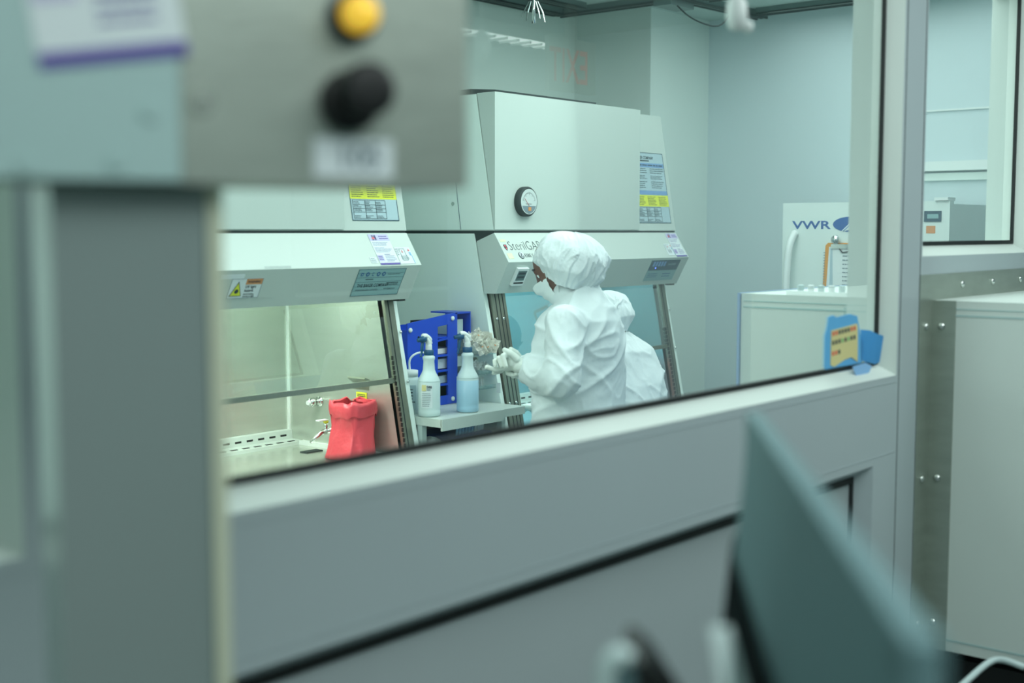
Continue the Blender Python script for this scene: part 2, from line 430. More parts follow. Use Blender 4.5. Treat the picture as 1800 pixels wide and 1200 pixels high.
def bsc(x0, label, right):
    x1 = x0+1.317
    steel = steelB if right else STEEL
    sashG = sashG2 if right else sashG1
    r = thing('biosafety_cabinet', label, 'lab cabinet', ((x0+x1)/2, 3.7, 0))
    # upper body and access cover
    obj('upper_housing', xprism(B(), x0, x1, [(3.303, 1.652), (3.395, 2.19), (4.1, 2.19), (4.1, 1.652)]), bscW, r, bevel=.003)
    obj('access_cover', xprism(B(), x0+.001, x1-.31, [(3.299, 1.656), (3.299, 2.193), (3.392, 2.193), (3.302, 1.656)]), bscW, r, bevel=.002)
    for a in ((x0-.0012, x0), (x1, x1+.0012)): obj('end_panel_lightened', xprism(B(), a[0], a[1], [(3.306, 1.656), (3.396, 2.188), (4.098, 2.188), (4.098, 1.656)]), bscP, r)  # thin sheets added to brighten the shaded ends of the housing
    obj('seam', xprism(B(), x0+.004, x1-.004, [(3.306, 1.640), (3.306, 1.658), (4.09, 1.658), (4.09, 1.60), (3.394, 1.605)]), dark, r)
    # fascia
    fas = [(3.394, 1.610), (3.303, 1.643), (3.228, 1.528), (3.296, 1.403), (3.353, 1.402)]
    obj('fascia', xprism(B(), x0, x1, fas), bscW, r, bevel=.002)
    # side panels, slanted stile
    for a, b in ((x0, x0+.022), (x1-.022, x1)):
        obj('side_panel', xprism(B(), a, b, [(3.400, 1.606), (3.360, 1.400), (3.232, .80), (3.232, .70), (4.1, .70), (4.1, 1.640), (3.41, 1.640)]), bscP, r, bevel=.002)
    # interior
    ix0, ix1 = x0+.075, x1-.075
    iw = obj('side_lining', xprism(B(), ix1, ix1+.02, [(3.372, 1.46), (3.25, .80), (3.90, .80), (3.90, 1.46)]), steel, r)
    bm = B()
    sl = (3.304-3.246)/(1.184-.885)
    def dot(z, dy=.0):
        y = 3.246+(z-.885)*sl+dy
        for X in (ix1,): box(bm, X-.0012, X, y-.0055, y+.0055, z-.0075, z+.0075)
    z = 1.19
    while z > 1.115: dot(z); z -= .0175
    z = 1.098
    while z > .84: dot(z); z -= .0185
    obj('vent_slots', bm, black, iw)
    obj('side_lining', xprism(B(), ix0-.02, ix0, [(3.372, 1.46), (3.25, .80), (3.90, .80), (3.90, 1.46)]), steel, r)
    obj('back_lining', bx(ix0, ix1, 3.885, 3.90, .80, 1.46), steel, r)
    obj('corner_highlight', bx(ix1-.008, ix1, 3.877, 3.885, .845, 1.45), whiteP, r)  # white strip painted in as the highlight of the corner seam
    obj('chamber_roof', bx(ix0, ix1, 3.34, 3.90, 1.46, 1.475), bscS, r)
    obj('lamp_tube', tube(B(), [(ix0+.12, 3.42, 1.445), (ix1-.12, 3.42, 1.445)], .012, 10), stripM, r)
    # grille at the back, ledges, tray
    g = obj('rear_grille', xprism(B(), ix0, ix1, [(3.884, .875), (3.884, .80), (3.80, .80), (3.80, .835), (3.865, .838), (3.868, .872)]), bscW, r)
    bm = B(); x = ix1-.03
    while x > ix0+.02:
        box(bm, x-.030, x, 3.866, 3.8685, .849, .857); box(bm, x-.030, x, 3.815, 3.827, .8345, .8375); x -= .055
    obj('grille_slots', bm, black, g)
    obj('work_tray', bx(ix0, ix1, 3.30, 3.80, .80, .822), steel, r)
    obj('tray_ledge', xprism(B(), ix1-.022, ix1, [(3.33, .80), (3.33, .838), (3.80, .838), (3.80, .80)]), whiteP, r)
    obj('front_grille', bx(ix0, ix1, 3.232, 3.30, .79, .828), steel, r)
    obj('drain_plate', bx(ix1-.14, ix1-.06, 3.62, 3.66, .822, .826), dark, r)
    # sash: glass leaning forward
    def sy(z): return 3.352-(1.403-z)*.195
    P = Pl((x0, sy(1.0), 1.0), (1, 0, 0), (0, .195, 1))
    bm = B(); v = [bm.verts.new(p) for p in ((ix0, sy(1.11), 1.11), (ix1, sy(1.11), 1.11), (ix1, sy(1.41), 1.41), (ix0, sy(1.41), 1.41))]; bm.faces.new(v)
    s = obj('sash_glass', bm, sashG, r)
    obj('sash_bar', xprism(B(), ix0, ix1, [(sy(1.11)-.004, 1.10), (sy(1.11)+.006, 1.10), (sy(1.122)+.006, 1.118), (sy(1.122)-.004, 1.118)]), steelD, s)
    # tracks
    def stile(a, b, name, m, dy=0, par=r, zt=1.402, zb=.80):
        return obj(name, xprism(B(), a, b, [(sy(zt)-.004+dy, zt), (sy(zb)-.004+dy, zb), (sy(zb)+.03, zb), (sy(zt)+.03, zt)]), m, par)
    stile(x0+.022, x0+.030, 'track_gap', black, .012)
    tl = stile(x0+.030, x0+.115, 'sash_track', steelD, -.002)
    bm = B()
    for a in (.050, .072, .094): xprism(bm, x0+a, x0+a+.004, [(sy(1.402)-.0072, 1.402), (sy(.8)-.0072, .8), (sy(.8), .8), (sy(1.402), 1.402)])
    obj('track_groove', bm, dark, tl)
    for z in (1.30, .965):
        for a in (.042, .083): obj('screw', lathe(B(), (x0+a, sy(z)-.006, z), [(.0065, 0), (.0065, .004), (.004, .006)], 12, (0, -1, .19)), chrome, tl, True)
    stile(x1-.030, x1-.022, 'track_gap', black, .012)
    tr = stile(x1-.075, x1-.030, 'sash_track', steelD, -.002)
    bm = B(); xprism(bm, x1-.060, x1-.056, [(sy(1.402)-.0072, 1.402), (sy(.8)-.0072, .8), (sy(.8), .8), (sy(1.402), 1.402)])
    obj('track_groove', bm, dark, tr)
    for z in (1.28, 1.10): obj('screw', lathe(B(), (x1-.012, sy(z)-.003, z), [(.006, 0), (.006, .003), (.003, .005)], 12, (0, -1, .19)), chrome, tr, True)
    # base and stand
    obj('base_pan', bx(x0+.022, x1-.022, 3.245, 4.08, .70, .79), bscS, r, bevel=.003)
    for lx in (x0+.05, x1-.05):
        for ly in (3.32, 4.02): obj('leg', bx(lx-.03, lx+.03, ly-.03, ly+.03, 0, .70), bscS, r, bevel=.004)
    # valve, tap, hook on the right side wall
    k = obj('gas_valve', lathe(B(), (ix1, 3.70, .998), [(.020, 0), (.020, .008), (.012, .010), (.012, .03), (.017, .032), (.017, .052), (.010, .056)], 18, (-1, 0, 0)), chrome, r, True)
    obj('valve_cap', lathe(B(), (ix1-.056, 3.70, .998), [(.010, 0), (.009, .008)], 14, (-1, 0, 0)), whiteP, k)
    tp = obj('tap', tube(B(), [(ix1, 3.585, .905), (ix1-.02, 3.585, .905), (ix1-.021, 3.585, .905), (ix1-.085, 3.585, .902)], [.019, .019, .010, .010], 14), chrome, r, True)
    obj('spout', tube(B(), [(ix1-.075, 3.585, .902), (ix1-.10, 3.587, .898), (ix1-.145, 3.592, .868)], [.011, .010, .0055], 12), chrome, tp, True)
    obj('valve_stem', tube(B(), [(ix1-.075, 3.585, .905), (ix1-.075, 3.585, .935)], .008, 12), chrome, tp, True)
    obj('valve_top', tube(B(), [(ix1-.075, 3.585, .935), (ix1-.075, 3.585, .944)], .010, 12), lblY, tp, True)
    obj('lever', bx(ix1-.115, ix1-.07, 3.575, 3.597, .944, .948), whiteP, tp)
    hk = obj('hook_bracket', prism(B(), [Vector((ix1, 3.42, 1.10)), Vector((ix1-.028, 3.42, 1.112)), Vector((ix1-.030, 3.42, 1.106)), Vector((ix1, 3.42, 1.085))], (0, .095, 0)), steelD, r)
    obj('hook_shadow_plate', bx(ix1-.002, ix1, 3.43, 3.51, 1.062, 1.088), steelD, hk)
    Pi = Pl((ix1, 3.5, 1.0), (0, -1, 0), (0, 0, 1))
    yl = obj('warning_tag', bx(ix1-.003, ix1-.001, 3.44, 3.495, 1.026, 1.052), lblY, r)
    obj('print', lines(B(), Pl((ix1-.003, 3.495, 1.026), (0, -1, 0), (0, 0, 1)), .006, .05, .008, .02, 2, .0003, .5, .1), ink, yl)
    obj('bag_bracket', bx(ix1-.045, ix1, 3.415, 3.50, 1.012, 1.024), chrome, r)
    obj('fascia_foot', bx(x1-.045, x1-.012, 3.30, 3.33, 1.396, 1.403), black, r)
    # planes
    PU = Pl((x0, 3.303, 1.652), (1, 0, 0), (0, .092, .538))       # sloped upper housing
    PF = Pl((x0, 3.228, 1.528), (1, 0, 0), (0, .075, .115))       # upper slope of the fascia
    PB = Pl((x0, 3.296, 1.403), (1, 0, 0), (0, -.068, .125))      # lower slope of the fascia
    PA = Pl((x0, 3.299, 1.656), (1, 0, 0), (0, 0, 1))             # access cover
    instruction_label(PU, r, 1.055 if not right else 1.012+.001, 1.285, .035, .365)
    # lower slope label with the maker name and icons
    W = 1.317
    if not right:
        cert_label(PF, r, 1.115, 1.212, .004, .131)
        service_label(PF, r, 1.216, 1.292, .006, .075)
        tl_ = obj('small_tag', pbox(B(), PF, 1.075, 1.107, .012, .036, .0005, .0015), paper, r)
        obj('print', lines(B(), PF, 1.078, 1.104, .014, .034, 3, .0018, .3, .3), inkL, tl_)
        m = obj('maker_plate', pbox(B(), PB, 1.015, 1.245, .024, .132, .0005, .0015), lblG, r)
        rects_obj('border', PB, [(1.015, 1.245, .024, .0255), (1.015, 1.245, .1305, .132), (1.015, 1.0165, .024, .132), (1.2435, 1.245, .024, .132)]+[(1.018, 1.242, b, b+.0006) for b in (.045, .062, .080, .098, .115)], .0016, navy, m)
        bm = B()
        for i in range(5):
            u = 1.036+i*.026
            pts = [(u+.009*math.cos(a)*(1 if i != 2 else .55), .1115+.009*math.sin(a)) for a in [2*PI*j/(4 if i in (0, 2) else 8)+(PI/4 if i in (0, 2) else 0) for j in range(4 if i in (0, 2) else 8)]]
            ppoly(bm, PB, pts, .0018, .0022)
        ic = obj('icons', bm, inkB, m)
        bm = B()
        for i in range(5):
            u = 1.036+i*.026; pbox(bm, PB, u-.003, u+.003, .1085, .1145, .0023, .0026)
        obj('icon_centres', bm, lblG, m)
        text('lettering', PB, 'THE BAKER COMPANY', 1.030, .060, .013, ink, m, sx=.80, off=.002, bold=.0002)
        text('small_lettering', PB, 'LEADERS IN BIOLOGICAL CONTAINMENT', 1.030, .046, .005, ink, m, sx=.8, off=.002)
        text('web_lettering', PB, 'www.bakerco.com', 1.165, .048, .007, ink, m, sx=.75, off=.002)
        text('slogan_lettering', PB, '"Leading innovation everywhere"', 1.158, .108, .0055, ink, m, sx=.62, off=.002)
        obj('print', lines(lines(B(), PB, 1.17, 1.23, .064, .078, 2, .002, .4, .1), PB, 1.06, 1.10, .088, .094, 1, .002, .4, .1), ink, m)
        # loose paper at the left of the access cover
        obj('taped_sheet', pbox(B(), PA, .20, .455, .012, .20, .0008, .0018), paper, r)
        obj('scuffs', lines(B(), PF, .60, .72, .002, .012, 2, .0006, .18, .1), inkL, r)
    else:
        cert_label(PF, r, 1.215, 1.305, .004, .131)
        service_label(PF, r, 1.155, 1.211, .012, .075)
        m = obj('control_panel', pbox(B(), PB, 1.015, 1.255, .024, .132, .0005, .0015), lblG, r)
        obj('display_band', pbox(B(), PB, 1.016, 1.254, .078, .131, .0016, .002), navy, m)
        bm = B()
        for i in range(5): pbox(bm, PB, 1.035+i*.022, 1.051+i*.022, .100, .124, .0022, .0028)
        obj('button_row', bm, lblB, m)
        obj('led', pbox(B(), PB, 1.066, 1.072, .088, .094, .0022, .003), ledB, m)
        text('lettering', PB, 'SterilGARD', 1.16, .104, .011, paperB, m, sx=.85, off=.0024)
        obj('print', lines(lines(B(), PB, 1.03, 1.12, .04, .066, 3, .002, .3, .3), PB, 1.15, 1.23, .04, .066, 2, .002, .3, .2), inkB, m)
        # brand on the fascia
        bl = text('brand_lettering', PF, 'SterilGARD', .046, .056, .042, ink, r, sx=.86, off=.0008, bold=-.0012)
        text('dealer_lettering', PF, 'ESBE Scientific', .118, .022, .016, ink, r, sx=.9, off=.0008)
        em = obj('dealer_emblem', lathe(B(), PF.p(.098, .030, 0), [(.0155, 0), (.0155, .0012)], 28, PF.n), ink, r)
        obj('emblem_disc', lathe(B(), PF.p(.100, .032, .0012), [(.0125, 0), (.0125, .0005)], 28, PF.n), paper, em)
        obj('emblem_triangle', ppoly(B(), PF, [(.090, .024), (.110, .024), (.100, .043)], .0018, .0022), ink, em)
        obj('emblem_core', ppoly(B(), PF, [(.096, .0265), (.105, .0265), (.1005, .035)], .0023, .0026), paper, em)
        sh = obj('shield_emblem', ppoly(B(), PF, [(.018, .082), (.036, .082), (.036, .066), (.027, .053), (.018, .066)], .0005, .001), ink, r)
        rects_obj('shield_detail', PF, [(.021, .026, .072, .079), (.028, .033, .072, .079), (.024, .030, .060, .068)], .0011, red, sh)
        rects_obj('tape_residue', PF, [(.012, .046, .095, .106), (.014, .046, .016, .042)], .0003, mat('residue', (224, 228, 190), .8), r)
        # thermometer
        th = obj('thermometer', pbox(B(), PB, .062, .132, .040, .118, .0, .012, ), whiteP, r, bevel=.003)
        obj('screen', pbox(B(), PB, .071, .123, .064, .108, .0122, .0132), lcd, th)
        obj('slot', pbox(B(), PB, .068, .126, .050, .056, .0122, .0132), black, th)
        obj('digits', lines(B(), PB, .076, .118, .070, .104, 2, .0134, .55, .1), ink, th)
        # gauge
        g = obj('pressure_gauge', lathe(B(), PA.p(.178, .112, 0), [(.060, 0), (.060, .022), (.055, .028), (.052, .028)], 40, PA.n), dark, r, True)
        obj('dial', lathe(B(), PA.p(.178, .112, .0282), [(.051, 0), (.051, .001)], 40, PA.n), gaugeF, g)
        bm = B()
        for i in range(21):
            a = PI*(.08+.84*i/20); c, s_ = math.cos(a), math.sin(a); q = .036 if i % 5 else .031
            tube(bm, [PA.p(.178+c*q, .108+s_*q, .0297), PA.p(.178+c*.042, .108+s_*.042, .0297)], .0005, 4)
        obj('scale_marks', bm, ink, g)
        obj('needle', tube(B(), [PA.p(.178, .095, .030), PA.p(.150, .124, .030)], .0009, 4), red, g)
        obj('dial_lower_plate', ppoly(B(), PA, [(.135, .095), (.221, .095), (.214, .082), (.200, .070), (.178, .063), (.156, .070), (.142, .082)], .0293, .0300), inkL, g)
        obj('red_square', pbox(B(), PA, .172, .190, .075, .090, .0302, .031), orange, g)
        text('lettering', PA, 'MAGNEHELIC', .156, .100, .005, ink, g, sx=.9, off=.0296)
        # dark filter guard on top
        obj('exhaust_guard', prism(B(), [Vector(p) for p in ((x0+.02, 3.44, 2.192), (x0+.10, 3.38, 2.192), (x0+.78, 3.38, 2.192), (x0+.82, 3.46, 2.192), (x0+.78, 4.0, 2.192), (x0+.05, 4.0, 2.192))], (0, 0, .022)), dark, r)
        obj('top_knob', lathe(B(), (x1-.27, 3.42, 2.19), [(.012, 0), (.012, .01), (.006, .014)], 12), dark, r)
        obj('panel_seam', prism(B(), [Vector((x0-.0020, 3.55, 2.188)), Vector((x0-.0020, 3.553, 2.188)), Vector((x0-.0020, 3.48, 1.656)), Vector((x0-.0020, 3.477, 1.656))], (.001, 0, 0)), inkL, r)
        obj('door_bolt', lathe(B(), (x0, 3.52, 1.76), [(.008, 0), (.008, .004)], 10, (-1, 0, 0)), chrome, r)
        obj('side_bolt', lathe(B(), (x0, 3.40, 1.137), [(.008, 0), (.008, .008), (.004, .012)], 10, (-1, 0, 0)), steelD, r)
        obj('stile_tape', bx(x0-.0008, x0, 3.27, 3.29, 1.01, 1.05), paper, r)
    # UV warning label in a clear sleeve
    u0 = .445
    sl_ = obj('label_sleeve', pbox(B(), PB, u0, u0+.225, .035, .120, .0004, .0010), bscW if not right else bscS, r)
    obj('tape_piece', pbox(B(), PB, u0-.01, u0+.08, .112, .128, .0012, .0018), paper, sl_)
    w = obj('warning_label', pbox(B(), PB, u0+.035, u0+.16, .040, .112, .0012, .0018), paper, r)
    rects_obj('border', PB, [(u0+.035, u0+.16, .040, .0412), (u0+.035, u0+.16, .1108, .112), (u0+.035, u0+.0365, .040, .112), (u0+.1585, u0+.16, .040, .112)], .0019, inkL, w)
    obj('warning_triangle', ppoly(B(), PB, [(u0+.041, .048), (u0+.089, .048), (u0+.065, .102)], .0020, .0024), ink, w)
    obj('triangle_fill', ppoly(B(), PB, [(u0+.045, .0505), (u0+.085, .0505), (u0+.065, .096)], .0025, .0028), lblY, w)
    obj('orange_band', pbox(B(), PB, u0+.094, u0+.158, .090, .110, .0020, .0024), orange, w)
    text('heading_lettering', PB, 'WARNING', u0+.100, .096, .008, ink, w, sx=.92, off=.0028, bold=.0003)
    text('lettering', PB, 'UV light\nhazard.', u0+.096, .077, .0095, ink, w, sx=.95, off=.0024, bold=.0003)
    text('small_lettering', PB, 'Avoid looking\ndirectly at light.', u0+.096, .052, .0058, ink, w, sx=.9, off=.0024, bold=.0002)
    obj('sun_symbol', lathe(B(), PB.p(u0+.065, .066, .0028), [(.008, 0), (.008, .0004)], 12, PB.n), ink, w)
    return r
LX = 3.35-1.317; RX = 3.84
bsc(LX, 'white biosafety cabinet on the left with an orange UV warning label and empty work chamber', False)
bsc(RX, 'white biosafety cabinet on the right with a round pressure gauge, behind the gowned people', True)
# grey tube over the cabinet
tag(obj('air_hose', tube(B(), bez([(3.84+.10, 3.60, 2.20), (3.80, 3.56, 2.215), (3.70, 3.60, 2.225), (3.60, 3.75, 2.21), (3.55, 4.0, 2.19)], 6), .006, 8), paleM, smooth=True, base=(3.84, 3.6, 2.2)), 'thin pale hose arching off the top of the right cabinet', 'hose')

# red bags
def red_bag(ix1, label, seed):
    rnd = random.Random(seed)
    cx, cy = (ix1-.085, 3.425) if ix1 < 4 else (ix1-.078, 3.385)
    t = thing('waste_bag', label, 'bag', (cx, cy, .83))
    def ring(z, a, b, jag, n=48, ox=0, oy=0, zj=0):
        out = []
        for k in range(n):
            th = 2*PI*k/n
            c = abs(math.cos(th))**.55*math.copysign(1, math.cos(th)); s = abs(math.sin(th))**.55*math.copysign(1, math.sin(th))
            w = 1+jag*noise.noise(Vector((math.cos(th)*2.2, math.sin(th)*2.2, z*9+seed)))+jag*.5*noise.noise(Vector((math.cos(th)*6, math.sin(th)*6, z*20+seed)))
            out.append(Vector((cx+ox+c*a*w, cy+oy+s*b*w, z+zj*noise.noise(Vector((math.cos(th)*2, math.sin(th)*2, seed))))))
        return out
    secs = [(1.028, .066, .068, .10, 0, 0, .012), (1.010, .066, .068, .12, 0, 0, .01), (.975, .064, .066, .14, 0, 0, 0), (.94, .063, .067, .14, .0, 0, 0), (.90, .066, .072, .14, -.004, 0, 0), (.86, .070, .078, .12, -.010, 0, 0), (.826, .074, .084, .08, -.016, 0, 0)]
    bm = B(); rs = []
    for z, a, b, j, ox, oy, zj in secs: rs.append([bm.verts.new(p) for p in ring(z, a, b, j, ox=ox, oy=oy, zj=zj)])
    for i in range(len(rs)-1):
        for k in range(48): bm.faces.new((rs[i][k], rs[i][(k+1) % 48], rs[i+1][(k+1) % 48], rs[i+1][k]))
    bm.faces.new(rs[-1])
    bmesh.ops.subdivide_edges(bm, edges=bm.edges[:], cuts=1, use_grid_fill=True)
    for v in bm.verts:
        q = Vector((v.co.x*26, v.co.y*26, v.co.z*11)); v.co += Vector((noise.noise(q), noise.noise(q+Vector((9, 0, 0))), 0))*.009
    bd = obj('bag_body', bm, red, t, True)
    bm = B(); rs = []
    for z, a, j in ((.978, 1.10, .12), (.995, 1.15, .10), (1.015, 1.13, .08), (1.032, 1.08, .06), (1.028, 1.0, .05)):
        rs.append([bm.verts.new(p) for p in ring(z, .064*a, .066*a, j, zj=.02)])
    for i in range(len(rs)-1):
        for k in range(48): bm.faces.new((rs[i][k], rs[i][(k+1) % 48], rs[i+1][(k+1) % 48], rs[i+1][k]))
    obj('folded_cuff', bm, red, t, True)
red_bag(LX+1.317-.075, 'red plastic waste bag hanging in the left cabinet chamber beside the chrome tap', 3)
red_bag(RX+1.317-.075, 'red plastic waste bag hanging in the right cabinet beyond the two people', 8)

# white wipes at the tray, lower left
def crumple(name, c, s, m, seed, parent=None, label=None, cat=None, group=None, sub=2, amp=.35):
    bm = B(); bmesh.ops.create_icosphere(bm, subdivisions=3, radius=1)
    rot = Matrix.Rotation(seed*1.7, 3, 'Z') @ Matrix.Rotation(seed*.9, 3, 'X')
    for v in bm.verts:
        q = v.co.copy(); n_ = noise.noise(q*2.1+Vector((seed, 0, 0))); n2 = 1-abs(noise.noise(q*4+Vector((0, seed, 0))))*2
        w = 1+amp*n_+amp*.4*n2
        v.co = rot @ (Vector((q.x*s[0], q.y*s[1], q.z*s[2]))*w)+Vector(c)
    o = obj(name, bm, m, parent, False, base=c if parent is None else None)
    if label: tag(o, label, cat, group)
    return o
crumple('folded_wipe', (2.55, 3.52, .845), (.045, .03, .016), paper, 2, label='crumpled white wipe lying on the left cabinet work tray', cat='wipe')
crumple('blue_packet', (4.05, 3.50, .86), (.05, .04, .035), blueL, 5, label='crumpled pale blue wrap inside the right cabinet by the gowned person', cat='wrap')

# ================================================================= GAP: shelf, rack, bottles
t = thing('shelf', 'white shelf between the two cabinets carrying the spray bottles', 'shelf', (3.6, 3.6, 0))
obj('shelf_board', bx(3.356, 3.834, 3.14, 4.10, .94, .97), bscW, t, bevel=.003)
obj('shelf_lip', bx(3.356, 3.70, 3.135, 3.142, .928, .97), bscW, t)
obj('lower_board', bx(3.356, 3.834, 3.20, 4.10, .80, .82), bscW, t)
for x in (3.37, 3.82):
    for y in (3.25, 4.08): obj('post', bx(x-.012, x+.012, y-.012, y+.012, 0, .94), bscS, t)

def rack():
    t = thing('supply_rack', 'bright blue plastic rack with open compartments on the white shelf', 'rack', (3.63, 3.46, .97))
    x0, x1, y0, y1, z0, z1 = 3.455, 3.815, 3.405, 3.54, .971, 1.33
    sx0, sx1 = 3.622, 3.680   # slot
    zs = [z0+.004, 1.05, 1.105, 1.165, 1.235, z1]
    # tilt: front plate drops slightly at left
    pl = B()
    def q(x, z): return Vector((x, y0, z-(.03*(3.72-x)/.27 if (x < 3.73 and z > 1.2) else 0)))
    def plate(x_0, x_1, za, zb): prism(pl, [q(x_0, za), q(x_1, za), q(x_1, zb), q(x_0, zb)], (0, .006, 0))
    plate(x0, sx0, z0, z1); plate(sx1, 3.735, z0, z1); plate(sx0, sx1, z1-.04, z1); plate(sx0, sx1, z0, z0+.035)
    for z in zs[1:-1]: plate(sx0, sx1, z-.004, z+.004)
    f = obj('front_plate', pl, blueP, t)
    for (x, z) in ((3.468, 1.275), (3.705, 1.308), (3.705, .99)):
        obj('standoff', lathe(B(), (x, y0, z), [(.009, 0), (.009, .005), (.006, .008)], 14, (0, -1, 0)), whiteP, f, True)
    bm = B()
    for x, z in ((3.515, 1.245), (3.575, 1.240)):
        lathe(bm, (x, y0, z), [(.005, 0), (.005, .001)], 10, (0, -1, 0)); box(bm, x-.002, x+.002, y0-.001, y0, z-.016, z)
    obj('keyholes', bm, black, f)
    obj('back_plate', bx(x0, x1, y1-.005, y1, z0, z1-.045), blueP, t)
    obj('left_side', bx(x0, x0+.005, y0+.006, y1-.005, z0, z1-.055), blueP, t)
    obj('top_plate', bx(3.725, x1, y0, y1, z1-.006, z1), blueP, t)
    obj('right_side', bx(x1-.005, x1, y0, y1, 1.235, z1-.006), blueP, t)
    for z in zs[1:-1]:
        obj('divider', bx(x0+.005, x1 if z > 1.2 else 3.735, y0+.006, y1-.006, z-.003, z+.003), blueP, t)
    obj('cavity_shade', bx(sx0-.02, 3.80, y1-.012, y1-.006, z0, z1-.03), black, t)  # black sheet puts the shade inside the compartments into colour
    return t
rack()
# cards and boxes standing in the compartments
for k, (x0, x1, z0, z1, m, lb) in enumerate((
        (3.628, 3.80, 1.112, 1.150, paper, 'pale carton in the blue rack, second row from the top'),
        (3.628, 3.735, 1.0545, 1.083, clearG, 'clear plastic sachets box in the middle of the blue rack'),
        (3.735, 3.79, 1.24, 1.30, paleM, 'grey carton in the top open compartment of the blue rack'),
        (3.628, 3.735, 1.17, 1.19, wrap, 'thin cream carton under the top slot of the blue rack'))):
    bm = bx(x0, x1, 3.425, 3.52, z0, z1)
    o = obj('supply_carton', bm, m if m is not clearG else hdpe, bevel=.002, base=((x0+x1)/2, 3.47, z0)); tag(o, lb, 'carton')
# wall-side clear trays to the right of the rack
for z, lb in ((1.165, 'clear upper tray at the right of the blue rack holding cream wrapped packets'), (1.09, 'clear middle tray at the right of the blue rack holding white packets'), (1.03, 'clear lowest tray at the right of the blue rack')):
    bm = bx(3.738, 3.835, 3.29, 3.52, z, z+.004); box(bm, 3.738, 3.835, 3.29, 3.293, z, z+.016)
    tag(obj('clear_tray', bm, clearG, base=(3.78, 3.4, z)), lb, 'tray')
def packet(c, w, h, seed, label, group, m=wrap):
    bm = B(); n_ = 8; rnd = random.Random(seed)
    rot = Matrix.Rotation(rnd.uniform(-.9, .9), 3, 'Y') @ Matrix.Rotation(rnd.uniform(-.5, .1), 3, 'X') @ Matrix.Rotation(rnd.uniform(-.9, .1), 3, 'Z')
    g = [[bm.verts.new(Vector(c)+rot @ Vector(((i/n_-.5)*w, .012*noise.noise(Vector((i*.5, j*.5, seed)))+.006*math.sin(i*1.7+seed), (j/n_-.5)*h))) for j in range(n_+1)] for i in range(n_+1)]
    for i in range(n_):
        for j in range(n_): bm.faces.new((g[i][j], g[i+1][j], g[i+1][j+1], g[i][j+1]))
    r = bmesh.ops.solidify(bm, geom=bm.faces[:], thickness=.004)
    o = obj('wrapped_packet', bm, m, base=c); tag(o, label, 'packet', group)
    if m is wrap:
        P = Pl(Vector(c)-rot @ Vector((0, .010, 0)), rot @ Vector((1, 0, 0)), rot @ Vector((0, 0, 1)))
        obj('printed_mark', pbox(B(), P, -w*.08, w*.08, -h*.03, h*.04, 0, .001), orange, o)
PK = 'cream wrapped packets fanned out on the upper clear tray beside the blue rack'
for i, (x, y, z) in enumerate(((3.738, 3.345, 1.222), (3.757, 3.315, 1.238), (3.766, 3.275, 1.200), (3.785, 3.34, 1.236), (3.812, 3.315, 1.225), (3.800, 3.27, 1.202), (3.742, 3.285, 1.198))):
    packet((x, y, z), .046, .056, i+1, 'cream wrapped packet fanned out on the upper clear tray by the blue rack', PK)
for i, (x, y, z) in enumerate(((3.752, 3.33, 1.118), (3.775, 3.32, 1.122), (3.793, 3.31, 1.112))):
    packet((x, y, z), .045, .04, i+21, 'white foil packet leaning on the middle clear tray by the blue rack', 'white foil packets on the middle clear tray', whiteP)
packet((3.765, 3.31, 1.055), .028, .045, 40, 'single white packet on the lowest clear tray beside the blue rack', None, whiteP)

